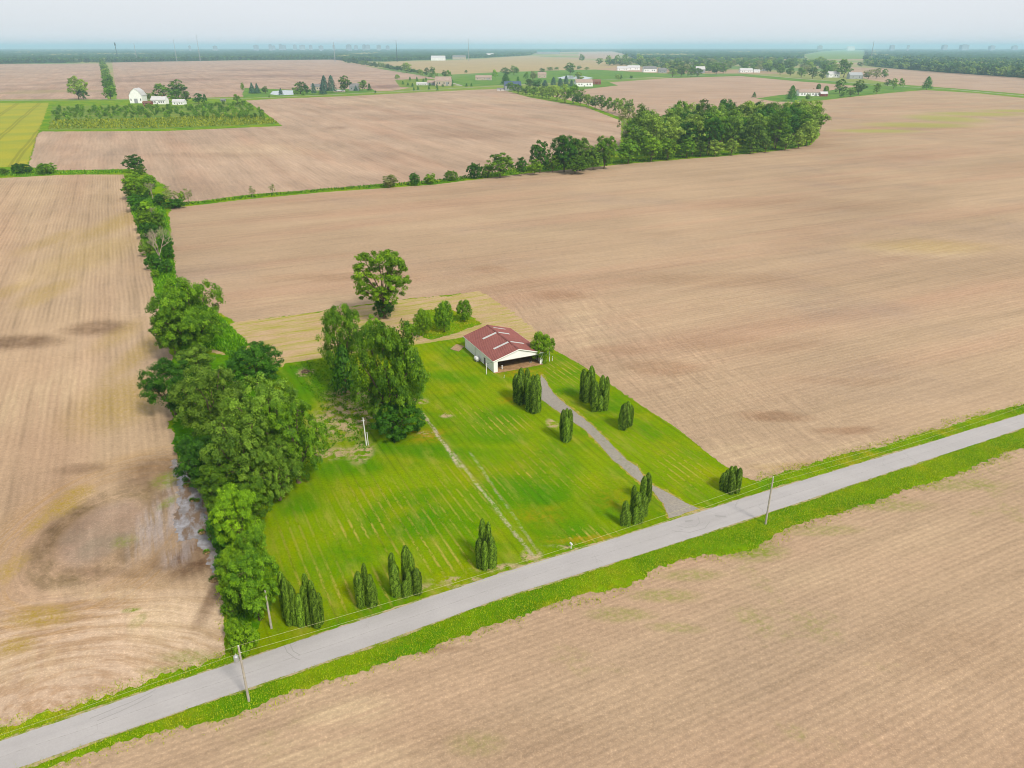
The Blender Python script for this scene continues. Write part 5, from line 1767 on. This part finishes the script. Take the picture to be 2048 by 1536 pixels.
def house(px, py, wpx, dratio, hpx, label, wall=M_WHITE, roof=M_RWHITE, rz=0.0, name='farmhouse', cat='house', eave=.55, nwin=4, garage=0, gambrel=False, chimney=False, gable_front=False, group=None):
    b = at(px, py)
    s = mpp(b)
    w, h = wpx * s, hpx * s / CP
    d = w * dratio
    e = empty(name, b, rz, label, cat, group)
    he = h * eave
    if gable_front:      # ridge runs away from the viewer
        pr_ = [(-w / 2, 0, 0), (w / 2, 0, 0), (w / 2, 0, he)]
        if gambrel:
            rp = [(w / 2, he), (w * .30, he + (h - he) * .60), (0, h), (-w * .30, he + (h - he) * .60), (-w / 2, he)]
        else:
            rp = [(w / 2, he), (0, h), (-w / 2, he)]
        pts = [(-w / 2, 0, 0), (w / 2, 0, 0)] + [(x, 0, z) for x, z in rp]
        MB().prism(pts, (0, d, 0)).build('wall', wall, e)
        m = MB()
        for (xa, za), (xb, zb) in zip(rp[:-1], rp[1:]):
            a, c = Vector((xa * 1.05, -.4, za)), Vector((xb * 1.05, -.4, zb))
            up = Vector((0, 0, .35))
            m.prism([a + Vector((0, 0, .02)), c + Vector((0, 0, .02)), c + up, a + up], (0, d + .8, 0))
        m.build('roof', roof, e)
        yf = -.0
        if garage or gambrel:
            dr = MB().box(-w * .14, w * .14, -.12, -.001, 0, he * .62).build('door', M_DARKM if not gambrel else M_GREYW, e)
            MB().box(-.15, .15, -.2, -.121, he * .25, he * .32).build('handle', M_STEEL, dr)
        for i in range(nwin):
            win(e, -w * .38 + i * w * .76 / max(1, nwin - 1), 0, he * .35, w * .07, he * .28, 0, -1, M_GLASS, M_WHITE_W)
    else:
        MB().prism([(-w / 2, 0, 0), (-w / 2, d, 0), (-w / 2, d, he), (-w / 2, d / 2, h), (-w / 2, 0, he)], (w, 0, 0)).build('wall', wall, e)
        m = MB()
        for sgn in (0, 1):
            ye = -.5 if sgn == 0 else d + .5
            a, c = Vector((-w / 2 - .5, d / 2, h + .02)), Vector((-w / 2 - .5, ye, he - .1))
            up = Vector((0, 0, .3))
            m.prism([a, c, c + up, a + up], (w + 1, 0, 0))
        rf = m.build('roof', roof, e)
        if chimney:
            MB().box(w * .2, w * .2 + 1.2, d / 2 - .6, d / 2 + .6, h - .5, h + 1.6).build('chimney', M_BRICK, rf)
        xs = [-w / 2 + (i + 1) * w / (nwin + 2) for i in range(nwin + 1)]
        for i, x in enumerate(xs):
            if i == nwin // 2 and nwin:
                dr = MB().box(x - .6, x + .6, -.08, -.001, 0, min(he * .8, 2.4)).build('door', M_DARKM, e)
                MB().box(x + .35, x + .5, -.14, -.081, 1.0, 1.12).build('handle', M_STEEL, dr)
            else:
                win(e, x, 0, he * .38, min(w * .08, 2.2), he * .34, 0, -1, M_GLASS, M_WHITE_W)
        for i in range(garage):
            MB().box(w * .2 + i * w * .14, w * .2 + i * w * .14 + w * .12, -.1, -.001, 0, he * .75).build('garage_door', M_GREYW, e)
    return e


house(273, 206.5, 24, 1.3, 25, 'white gambrel barn, leftmost building of the farmstead above the nursery', rz=.12, name='gambrel_barn', cat='barn', eave=.5, gable_front=True, gambrel=True, nwin=2)
house(317, 208.5, 30, .5, 13, 'white farmhouse with two storeys between the gambrel barn and the white shed', roof=M_RWHITE, rz=-.05, nwin=5, chimney=True)
house(294, 209.5, 17, .5, 6, 'low red shed beside the white gambrel barn', M_BRICK, M_RBROWN, name='red_shed', cat='shed', nwin=2)
house(357, 209.5, 24, .5, 9, 'low white shed right of the white farmhouse', name='white_shed', cat='shed', nwin=3)
house(292, 213, 8, .6, 3.5, 'small rust coloured shack in front of the farmstead', M_BRICK, M_RBROWN, name='small_shack', cat='shed', nwin=1)
house(446, 203, 9, .6, 4, 'tiny shed near the road right of the farmstead', M_GREYW, M_RGREY, name='small_shed', cat='shed', nwin=1)
house(633, 181, 22, .6, 11, 'grey roofed house half hidden by the blue spruces', M_CREAM, M_RGREY, nwin=3, chimney=True)
house(708, 181.5, 18, .7, 12, 'blue grey house right of the big dark maple', M_GREYW, M_RGREY, nwin=2, name='grey_house')
house(678, 184.5, 22, .4, 4, 'low pale shed between the pines and the dark maple', M_CREAM, M_RWHITE, name='low_shed', cat='shed', nwin=2)
house(886, 171.5, 32, .8, 15, 'pale pink roofed farmhouse among the scattered young conifers', M_CREAM, M_RTAN, nwin=5, garage=1)
house(866, 170.5, 22, .5, 8, 'low wing with a tan roof left of the pink roofed farmhouse', M_GREYW, M_RTAN, nwin=3, name='house_wing')
house(844, 170.5, 22, .35, 5, 'low white shed left of the farmhouse with young conifers', M_WHITE_W, M_RWHITE, name='low_shed', cat='shed', nwin=3)
house(967, 160.5, 32, .6, 8, 'long pinkish roofed ranch house alone on the green meadow', M_CREAM, M_RTAN, nwin=5, garage=1, name='ranch_house')
house(1026, 181, 33, .7, 15, 'house with dark blue roof at the road by the tree belt', M_GREYW, M_RBLUE, nwin=4, rz=.1, name='blue_roofed_house')
house(1005, 181, 22, .4, 4, 'low white garage left of the dark blue roofed house', M_WHITE_W, M_RGREY, nwin=1, garage=1, name='garage', cat='garage')
house(1084, 156, 17, .7, 10, 'small tan house beside the round tree in the meadow', M_CREAM, M_RTAN, nwin=2, name='small_house')
house(1169, 173, 34, .6, 12, 'long white barn with pale roof at the end of the tree belt', roof=M_RTAN, nwin=4, name='long_barn', cat='barn', rz=.15)
house(1193, 169, 17, .6, 8.5, 'red brown barn joined to the right of the long white barn', M_BRICK, M_RBROWN, nwin=2, name='red_barn', cat='barn')
house(1246, 141, 22, .6, 7, 'white farm building, left one of the row before the big wooded lots', name='farm_building', cat='barn', nwin=3)
house(1268, 140.5, 24, .6, 8, 'white hall, right one of the row before the big wooded lots', name='farm_building', cat='barn', nwin=3)
house(1300, 144.5, 26, .6, 10, 'white house with several gables before the big wooded lots', roof=M_RGREY, nwin=4, chimney=True)
house(1325, 145.5, 16, .6, 8, 'smaller grey roofed house right of the one with gables', M_GREYW, M_RGREY, nwin=2, name='grey_house')
house(1401, 146, 18, .7, 11, 'pale house glimpsed between the dark trees of the wooded lots', M_GREYW, M_RWHITE, nwin=2, name='pale_house')
house(1493, 145, 25, .5, 7, 'long white house near the far road bend', nwin=4, name='white_house')
house(1514, 145, 12, .6, 5, 'small white garage right of the long white house', nwin=1, name='garage', cat='garage')
house(1527, 142, 16, .6, 7, 'grey house behind the small white garage', M_GREYW, M_RGREY, nwin=2, name='grey_house')
house(1668, 155, 22, .6, 10, 'white house behind the broad dark tree by the far road', nwin=3, name='white_house')
house(1712, 158, 26, .6, 11, 'large metal barn by the far road right of the broad dark tree', M_STEEL, M_STEEL, nwin=2, name='metal_barn', cat='barn')
house(1620, 192, 44, .5, 11, 'white ranch house between two dark cypress columns', roof=M_RTAN, nwin=6, garage=1, name='ranch_house', chimney=True)
house(1648, 193, 14, .6, 8, 'small brick wing at the right end of the white ranch house', M_BRICK, M_RWHITE, nwin=1, name='brick_wing', cat='house')
house(876, 121, 28, .5, 8, 'large white building in front of the far forest', name='white_hall', cat='barn', nwin=5)
house(918, 119, 26, .5, 7, 'pale farm building right of the large white one before the far forest', M_CREAM, M_RGREY, name='far_farm_building', cat='barn', nwin=3)
house(980, 114, 14, .6, 6, 'small pale barn at the forest corner', M_CREAM, M_RWHITE, name='pale_barn', cat='barn', nwin=2)
house(1097, 108, 46, .5, 7, 'wide teal roofed building far away near the horizon', M_GREYW, M_TEAL, name='teal_roofed_building', cat='building', nwin=6)
house(1702, 101, 14, .6, 7, 'white building on the green hill near the horizon', name='hilltop_building', cat='building', nwin=2)
sheet('pond', [(540, 188.5), (545, 182.5), (570, 180.5), (586, 181), (587, 189.5), (560, 190.5)], .06, M_WATER, 1.0, 50)
sheet('pond', [(1113, 156), (1135, 151), (1165, 152), (1188, 156), (1170, 158.5), (1130, 158.5)], .06, M_WATER, 1.0, 51)

# trees of the farmsteads; px, base, top, width, kind, what is said of it
def far_tree(px, pb, pt, w, kind, label, name='tree', mat=None, cat='tree', group=None):
    tree(px, pb, pt, w, kind, label, group, name, cat, parts=(w > 14), mat=mat)


FT = [
    (158, 199, 152, 40, 'leafy', 'large lone tree standing by the far road on the left', M_LF_MID), (168, 199, 178, 22, 'belt', 'dark bush at the foot of the large lone tree', M_LF_DARK),
    (328, 203, 167, 40, 'belt', 'left tree of the tall group behind the white farmhouse', M_LF_MID), (357, 196, 159, 38, 'belt', 'tallest tree behind the white farmstead', None),
    (352, 204, 178, 34, 'belt', 'lighter rounded tree in front of the tall ones at the farmstead', M_LF_MAPLE), (372, 206, 182, 24, 'belt', 'dark tree just behind the low white shed', None),
    (294, 200, 185, 18, 'belt', 'dark tree between the gambrel barn and the farmhouse', M_LF_DARK), (304, 200, 186, 16, 'belt', 'small tree left of the farmhouse roof', None),
    (398, 207, 186, 26, 'belt', 'dark bushy tree right of the low white shed', M_LF_DARK), (411, 207, 188, 12, 'cedar', 'narrow tree right of the bushy one by the shed', None),
    (475, 205, 188, 16, 'belt', 'small bright bush at the nursery corner by the road', M_LF_BRIGHT),
    (486, 184, 165, 8, 'leafy', 'slim light green tree left of the spruces', None), (505, 187, 165, 16, 'spruce', 'blue spruce, left one of the yard by the pond', None),
    (515, 187, 166, 14, 'spruce', 'blue spruce leaning into its taller left neighbour', None), (531, 187, 172, 15, 'belt', 'rounded dark tree left of the pale pond', M_LF_MID),
    (562, 190, 176, 11, 'spruce', 'small blue spruce in front of the pale pond', None), (601, 188, 163, 30, 'belt', 'bushy tree group member right of the pale pond', None), (614, 188, 170, 18, 'belt', 'dark tree against the bushy one right of the pond', M_LF_DARK),
    (628, 189, 166, 12, 'pine', 'dark narrow pine in front of the grey roofed house', None), (646, 189, 162, 17, 'spruce', 'pale blue spruce right of the half hidden house', None),
    (650, 186, 151, 20, 'pine', 'tall dark pine, left of the tallest pair', None), (664, 186, 151, 22, 'pine', 'tall dark pine, right of the tallest pair', None), (690, 184, 151, 28, 'belt', 'big round dark maple in the spruce yard', M_LF_MID),
    (712, 182, 171, 10, 'spruce', 'little blue spruce before the grey blue house', None), (726, 181, 160, 20, 'belt', 'dark rounded tree right of the grey blue house', M_LF_MID), (739, 181, 167, 10, 'cedar', 'narrow brownish tree at the right end of the spruce yard', None),
    (592, 190, 181, 12, 'belt', 'low bush beside the road under the bushy trees', M_LF_BRIGHT), (607, 192, 184, 9, 'belt', 'low round bush on the road edge by the spruce yard', M_LF_BRIGHT), (539, 195, 190, 5, 'belt', 'tiny bush at the roadside below the pond', M_LF_BRIGHT),
    (751, 187, 181, 5, 'belt', 'tiny dark bush alone at the roadside right of the spruce yard', M_LF_DARK),
    (795, 160, 149, 12, 'belt', 'small pale green round tree left of the young conifers', M_LF_BRIGHT),
    (814, 146, 125, 22, 'belt', 'big round dark tree standing out of the diagonal tree line', None), (842, 152, 139, 14, 'belt', 'rounded tree at the left of the farm grove', None), (853, 153, 135, 12, 'belt', 'dark upright tree in the farm grove', None),
    (865, 152, 133, 14, 'belt', 'taller dark tree in the middle of the farm grove', None), (872, 157, 145, 10, 'belt', 'small dark tree below the farm grove', None), (862, 156, 146, 14, 'belt', 'light green tree in front of the farm grove', M_LF_BRIGHT),
    (889, 156, 140, 12, 'belt', 'dark tree behind the pink roofed farmhouse', None), (898, 157, 140, 12, 'belt', 'light tree behind the right end of the pink roofed farmhouse', M_LF_BRIGHT),
    (932, 147, 140, 7, 'belt', 'small round bush on the tan field edge', None), (990, 158, 139, 12, 'belt', 'tree right of the long pink roofed ranch house', M_LF_BRIGHT), (1012, 152, 135, 24, 'belt', 'light spreading tree in the meadow group', M_LF_MAPLE),
    (1028, 150, 131, 22, 'belt', 'rounded tree right of the light spreading one in the meadow group', None), (1011, 170, 147, 22, 'pine', 'dark pine beside the dark blue roofed house', M_LF_DARK), (1036, 167, 153, 10, 'cedar', 'small dark conifer behind the dark blue roofed house', None),
    (1052, 160, 144, 11, 'belt', 'upright green tree in the open meadow', M_LF_MAPLE), (1066, 160, 142, 16, 'belt', 'grey green willowy tree left of the small tan house', M_LF_PALE), (1084, 148, 136, 15, 'belt', 'round tree behind the small tan house', None),
    (1100, 141, 134, 16, 'belt', 'low bushes on the far side of the meadow', None), (1113, 140, 134, 12, 'belt', 'low bush right of its neighbour on the far side of the meadow', M_LF_MAPLE), (1140, 149, 125, 25, 'belt', 'wide pale green tree in the middle of the meadow', M_LF_MAPLE),
    (1158, 139, 131, 12, 'belt', 'small dark round tree right of the wide pale one', None), (1173, 140, 134, 12, 'belt', 'low dark bush on the meadow edge', None), (1060, 176, 157, 22, 'belt', 'dark tree left of the blue green pines', None),
    (1076, 177, 158, 22, 'belt', 'dark tree behind the tree belt left of the pines', M_LF_DARK), (1090, 178, 160, 18, 'pine', 'blue green pine, left of the cluster by the long white barn', None), (1107, 172, 154, 14, 'pine', 'blue green pine with pointed top in the cluster by the barn', None),
    (1120, 174, 156, 16, 'pine', 'blue green pine in the middle of the cluster by the barn', None), (1132, 173, 151, 13, 'pine', 'tallest pointed pine of the cluster by the long white barn', None), (1143, 174, 160, 12, 'pine', 'low pine at the right end of the cluster by the barn', None),
    (1158, 163, 144, 22, 'belt', 'round dark tree behind the long white barn', None), (1235, 160, 148, 11, 'belt', 'left one of two round bushes alone in the meadow grass', M_LF_MID), (1242, 160, 150, 8, 'belt', 'thin bush touching the round one alone in the meadow', None),
    (1262, 158, 151, 7, 'belt', 'small round bush alone near the far road', M_LF_DARK), (1163, 124, 108, 13, 'belt', 'dark round tree by the far side road', None),
    (1508, 195, 184, 10, 'cedar', 'small dark cedar alone in the field above the woodland', None), (1582, 202, 171, 25, 'pine', 'dark layered evergreen left of the white ranch house', M_LF_DARK), (1595, 192, 174, 9, 'bare', 'x', None),
    (1636, 183, 167, 8, 'cypress', 'dark cypress column behind the ranch house', None), (1651, 189, 171, 9, 'cypress', 'dark cypress column at the right end of the ranch house', None), (1616, 201, 187, 12, 'belt', 'small grey bush before the white ranch house', M_LF_MID),
    (1679, 187, 158, 29, 'belt', 'round dark tree right of the ranch house', None), (1684, 195, 183, 13, 'belt', 'low bush below the round dark tree by the ranch house', M_LF_MAPLE), (1716, 190, 160, 30, 'belt', 'broad tree, right of the two large ones by the ranch house', None),
    (1700, 193, 175, 22, 'belt', 'dark lower tree between the two large ones by the ranch house', M_LF_MID), (1752, 188, 166, 16, 'belt', 'bright cone shaped small tree on the ranch lawn', M_LF_BRIGHT), (1775, 172, 158, 18, 'belt', 'green tree, left one of three near the far road', M_LF_MAPLE),
    (1787, 177, 156, 16, 'belt', 'bright tree in the middle of three near the far road', M_LF_BRIGHT), (1802, 176, 156, 12, 'belt', 'narrow tree at the right of three near the far road', M_LF_MAPLE), (1853, 180, 153, 23, 'pine', 'lone leaning dark evergreen beside the far road', M_LF_DARK),
    (1687, 155, 118, 32, 'belt', 'broad dark tree by the far road next to the metal barn', None), (1670, 150, 128, 20, 'pale', 'airy tall tree behind the broad dark one at the far road', M_LF_MID), (1638, 132, 113, 22, 'belt', 'dark tree against the pale green hill', None),
    (1736, 158, 139, 22, 'belt', 'pale tree right of the metal barn', M_LF_PALE), (1752, 157, 136, 20, 'belt', 'pale green tree in the group right of the metal barn', M_LF_PALE), (1768, 156, 138, 18, 'belt', 'last tree of the pale group right of the metal barn', M_LF_MAPLE),
    (1720, 134, 124, 14, 'belt', 'dark low tree at the corner of the far brown field', None),
]
g_cyp = spire_mesh(9)
for t in FT:
    px, pb, pt, w, kd, lab, mt = t
    if kd == 'bare':
        bare(px, pb, pt, 'thin leafless tree behind the dark layered evergreen', bm2)
        continue
    if kd == 'cypress':
        b = at(px, pb)
        o = link('cypress', g_cyp)
        o.location = b
        o.scale = (w * mpp(b),) * 2 + (hgt(px, pb, pt),)
        props(o, lab, 'tree')
        continue
    far_tree(px, pb, pt, w, kd, lab, 'farmstead_tree', mt)
for (px, pb) in [(806, 169), (816, 171), (825, 173), (820, 161), (834, 162), (847, 166), (828, 181), (836, 180), (852, 161), (860, 172), (874, 176), (886, 174), (905, 173), (905, 166), (933, 173), (943, 173), (858, 179), (875, 181)]:
    far_tree(px, pb, pb - rng.uniform(6, 9), 6, 'cedar', 'small dark conifer planted around the pink roofed farmhouse', 'young_conifer', group='young conifers around the farmhouse')

# row of trees running back to the forest on the left
for i in range(16):
    t = i / 15
    px, pb = 222 + (206 - 222) * t, 199 + (131 - 199) * t ** .8
    hpx = 24 * (pb - 93) / 106 + 4
    far_tree(px, pb, pb - hpx, 22 * (pb - 93) / 106 + 6, 'belt', 'tree of the narrow row running straight back to the forest', 'row_tree', rng.choice([None, M_LF_MAPLE, M_LF_MID]), group='narrow row reaching the forest')
# diagonal tree line
for i in range(30):
    t = i / 29
    px, pb = 690 + (845 - 690) * t, 126 + (149 - 126) * t
    hpx = 12 - 4 * t + rng.uniform(-2, 2)
    far_tree(px, pb, pb - hpx, rng.uniform(9, 14), 'far', 'tree of the diagonal line between forest and farm grove', 'line_tree', group='diagonal tree line')

# wooded lots right of centre
lots = scatter([(1195, 129), (1240, 126), (1300, 124), (1400, 124), (1500, 124), (1600, 124), (1665, 130), (1670, 146), (1600, 152), (1540, 146), (1480, 141), (1420, 150), (1350, 151), (1330, 143), (1260, 133), (1200, 132)], 52.0, 21)
rng.shuffle(lots)
for p in lots[:300]:
    tree_at(p, rng.uniform(20, 32), rng.uniform(26, 38), 'far', 'tree in the wooded house lots beyond the back field', 'trees of the wooded house lots', 'lot_tree', parts=False,
            mat=rng.choice([None, None, M_LF_MID, M_LF_MAPLE, M_LF_PALE]))
for (px, pb, w) in [(1345, 154, 20), (1362, 153, 22), (1382, 154, 22), (1396, 153, 20), (1432, 149, 24), (1446, 147, 18), (1218, 131, 16), (1234, 130, 16), (1250, 130, 14), (1278, 131, 18), (1560, 150, 18), (1580, 152, 20), (1602, 155, 20), (1625, 157, 22), (1645, 158, 22)]:
    far_tree(px, pb, pb - rng.uniform(17, 24), w, 'belt', 'front row tree of the wooded house lots beside the far road', 'lot_tree', rng.choice([None, M_LF_MID]), group='front row of the wooded lots')

# ------------------------------------------------------------------ forest to the horizon
FRONT = [(-700, 136), (-400, 133), (0, 128), (110, 126.5), (205, 125.5), (470, 121), (665, 119.5), (700, 123), (770, 123.5), (860, 120), (905, 118), (960, 116.5), (1060, 111), (1072, 106), (1155, 103.5), (1225, 103.2), (1245, 107), (1270, 118),
         (1340, 119), (1440, 120), (1560, 119), (1606, 117), (1608, 109), (1640, 103.5), (1690, 99.2), (1730, 101), (1733, 132), (1790, 137.5), (1900, 146), (2048, 156), (2300, 175), (2800, 215)]


def front(x):
    return float(np.interp(x, [f[0] for f in FRONT], [f[1] for f in FRONT]))


nm_ = NM('forest_canopy', 0.9, 0.05)
f = nm_.rng(nm_.noise(nm_.pos, 0.05, 4, 0.7), 0.35, 0.65, 0.4, 1.7)
c = nm_.mix(nm_.rng(nm_.noise(nm_.pos, 0.006, 4, .6), 0.4, 0.62), ph(30, 72, 30), ph(58, 100, 40))
c = nm_.mix(nm_.rng(nm_.noise(nm_.scl(nm_.pos, (1, .4, 1)), 0.0011, 3, .6), 0.60, 0.66, 0, .85), c, ph(178, 172, 104))
M_CANOPY = nm_.done(nm_.bright(c, f))
cols_ = np.arange(-700, 2801, 3.5)
g = np.random.default_rng(3)
nr_ = 90
vs = []
HC = 19.0
prof_n = g.uniform(-1, 1, (len(cols_), nr_))
for i, x in enumerate(cols_):
    fy = front(x) - 0.35
    p0 = at(x, fy)
    r0 = math.hypot(p0[0], p0[1])
    dx, dy = p0[0] / r0, p0[1] / r0
    for j in range(nr_):
        r = r0 * (24000 / r0) ** ((j / (nr_ - 1)) ** 1.25)
        big = mnoise.noise(Vector((dx * r * .002, dy * r * .002, 0)))
        z = HC * (.75 + .5 * prof_n[i, j] + .35 * big) if j else 0.0
        if j == 1:
            r = r0 * 1.0015
        vs.append((dx * r, dy * r, max(z, 0) if j == 0 else max(z, 3)))
nc = len(cols_)
ii, jj = np.meshgrid(np.arange(nc - 1), np.arange(nr_ - 1), indexing='ij')
q = np.stack([ii * nr_ + jj, (ii + 1) * nr_ + jj, (ii + 1) * nr_ + jj + 1, ii * nr_ + jj + 1], -1).reshape(-1, 4)
me = np_mesh('forest', np.array(vs), q)
me.materials.append(M_CANOPY)
props(link('forest', me), 'unbroken far forest reaching the horizon', None, None, 'stuff')

# crowns one can just make out along the forest fronts, joined
def far_crowns(name, pts, label, seed, mat, hr=(14, 26)):
    g = np.random.default_rng(seed)
    out, tn = [], []
    v0, t0, _, _ = crown(seed=77, H=1, z0=.02, Rr=.48, lobes=6, clumps=16, per=5, leaf=.26, lobe_r=.25, clump_r=.1, inner=.2)
    for p in pts:
        h = g.uniform(*hr)
        w = h * g.uniform(.8, 1.2)
        a = g.uniform(0, 6.28)
        R_ = np.array([[math.cos(a), -math.sin(a), 0], [math.sin(a), math.cos(a), 0], [0, 0, 1]])
        out.append((v0 * np.array([w, w, h])) @ R_.T + np.array([p[0], p[1], 0]))
        tn.append(np.clip(t0 * .5 + g.uniform(-.5, .5), -1, 1))
    v = np.concatenate(out)
    me = np_mesh(name, v.reshape(-1, 3), np.arange(len(v) * 4).reshape(-1, 4), np.concatenate(tn))
    me.materials.append(mat)
    return props(link(name, me), label, None, None, 'stuff')


pts = []
g2 = random.Random(4)
x = -350.0
while x < 1730:
    fy = front(x)
    for k in range(4):
        pts.append(at(x + g2.uniform(-2, 2), fy + .3 - k * 1.0 + g2.uniform(-.4, .4) if fy > 112 else fy + .2 - k * .5))
    x += 3.6
far_crowns('forest_edge', pts[::2], 'darker front crowns of the long blue green forest across the fields', 5, M_LF_EDGE)
far_crowns('forest_edge', pts[1::2], 'lighter front crowns of the long blue green forest across the fields', 8, M_LF_FAR)
pts = []
x = 1733.0
while x < 2300:
    fy = front(x)
    for k in range(13):
        pts.append(at(x + g2.uniform(-4, 4), fy + .8 - k * 2.4 * (fy - 93) / 60 + g2.uniform(-1, 1)))
    x += 5.5
g2.shuffle(pts)
far_crowns('forest_edge', pts[::2], 'darker crowns of the wooded bottomland behind the far brown field', 6, M_LF_EDGE, (16, 32))
far_crowns('forest_edge', pts[1::2], 'lighter crowns of the wooded bottomland behind the far brown field', 9, M_LF_FAR, (14, 30))

# ------------------------------------------------------------------ things on the skyline
M_MAST = plain('mast_steel', (0.3, 0.31, 0.32), 0.7, 0.2)
M_DARKT = plain('dark_tower', (0.04, 0.05, 0.06), 0.8, 0.1)
M_TOWN = plain('town_concrete', (0.3, 0.32, 0.35), 0.9, 0.1, var=.2, sc=.02)


def skyl(px, pt, D):
    """ground point in column px at ground distance D, and the height that reaches pixel row pt there"""
    d = (px - 1024) / FPX
    c = at(px, 100)
    k = D / c[1]
    b = Vector((c[0] * k, D, 0))
    lo, hi = 0, 400
    for _ in range(40):
        m = (lo + hi) / 2
        if proj((b[0], b[1], m))[1] > pt:
            lo = m
        else:
            hi = m
    return b, lo


def mast(px, pt, D, w, label, mat=M_MAST):
    b, h = skyl(px, pt, D)
    e = empty('radio_mast', b, .4, label, 'mast')
    m = MB()
    for k in range(3):
        a = 2 * PI * k / 3
        o = Vector((math.cos(a) * w, math.sin(a) * w, 0))
        m.tube(o, o * .5 + Vector((0, 0, h)), w * .28, w * .18, 5)
    m.build('leg', mat, e)
    m = MB()
    n_ = 14
    for k in range(n_):
        for s in range(3):
            a, a2 = 2 * PI * s / 3, 2 * PI * (s + 1) / 3
            sa, sb = w * (1 - .5 * k / n_), w * (1 - .5 * (k + 1) / n_)
            m.tube((math.cos(a) * sa, math.sin(a) * sa, h * k / n_), (math.cos(a2) * sb, math.sin(a2) * sb, h * (k + 1) / n_), w * .08, w * .08, 4, False)
    m.build('bracing', mat, e)
    return h


H_MAX = [mast(397, 69, 4600, 2.4, 'tallest lattice mast on the skyline at the left'), mast(350, 79, 4700, 2.2, 'shorter lattice mast left of the tallest one on the skyline'),
         mast(793, 80, 4600, 2.0, 'dark chimney like mast above the forest in the middle', M_DARKT), mast(937, 76, 4800, 1.6, 'faint thin mast on the skyline right of centre'),
         mast(668, 84, 4700, 2.6, 'slender tower standing over the distant town'), mast(270, 86, 4700, 2.2, 'very short thin mast on the skyline at the far left'), mast(1745, 82, 4800, 2.4, 'thin dark mast above the right hand woods')]
b, h = skyl(232, 85, 6500)
e = empty('water_tower', b, 0, 'small black water tower rising over the left forest', 'water tower')
MB().tube((0, 0, 0), (0, 0, h * .8), 2.4, 2.2, 10).build('shaft', M_DARKT, e)
MB().tube((0, 0, h * .8), (0, 0, h), 5.5, 4.5, 12).build('tank', M_DARKT, e)
TOWN = [(512, 88, 8), (541, 86.5, 6), (548, 89, 5), (561, 86, 5), (566, 88, 9), (590, 87, 6), (605, 88, 10), (622, 88, 6), (642, 89, 8), (668, 88, 5), (697, 87, 9), (712, 88.5, 7), (728, 87, 6), (736, 87.5, 8),
        (758, 88, 8), (775, 89, 6), (1640, 89, 8), (1785, 88, 8), (1816, 88, 4), (1890, 87.5, 9), (1930, 87, 14), (1985, 89, 10), (2030, 89, 9), (430, 89.5, 7), (380, 89, 4)]
for (px, pt, w) in TOWN:
    b, h = skyl(px, pt + 1.5, 15000 + rng.uniform(-900, 900))
    ww = w * b[1] / FPX
    e = empty('town_building', b, rng.uniform(-.3, .3), 'pale block of the distant town on the skyline', 'building', 'blocks of the distant town')
    MB().box(-ww / 2, ww / 2, 0, ww * .6, 0, h * .9).box(-ww * .2, ww * .25, ww * .1, ww * .4, h * .9, h).build('wall', M_TOWN, e)
    MB().box(-ww / 2 - 1, ww / 2 + 1, -1, ww * .6 + 1, h * .9 + .01, h * .9 + 2).build('roof', M_RGREY, e)

# ------------------------------------------------------------------ haze
M_HAZE = bpy.data.materials.new('haze')
M_HAZE.use_nodes = True
t = M_HAZE.node_tree
t.nodes.clear()
o_ = t.nodes.new('ShaderNodeOutputMaterial')
pv = t.nodes.new('ShaderNodeVolumePrincipled')
pv.inputs['Color'].default_value = (0.54, 0.82, 0.98, 1)
pv.inputs['Density'].default_value = HAZE_D
pv.inputs['Anisotropy'].default_value = 0.1
t.links.new(pv.outputs[0], o_.inputs['Volume'])
TOPZ = max(H_MAX + [h]) + 6
mb = MB().box(-46000, 46000, -500, 46500, -1.0, max(TOPZ, 120))
hz = mb.build('haze', M_HAZE)
props(hz, 'thin blue air haze over the whole plain', None, None, 'stuff')
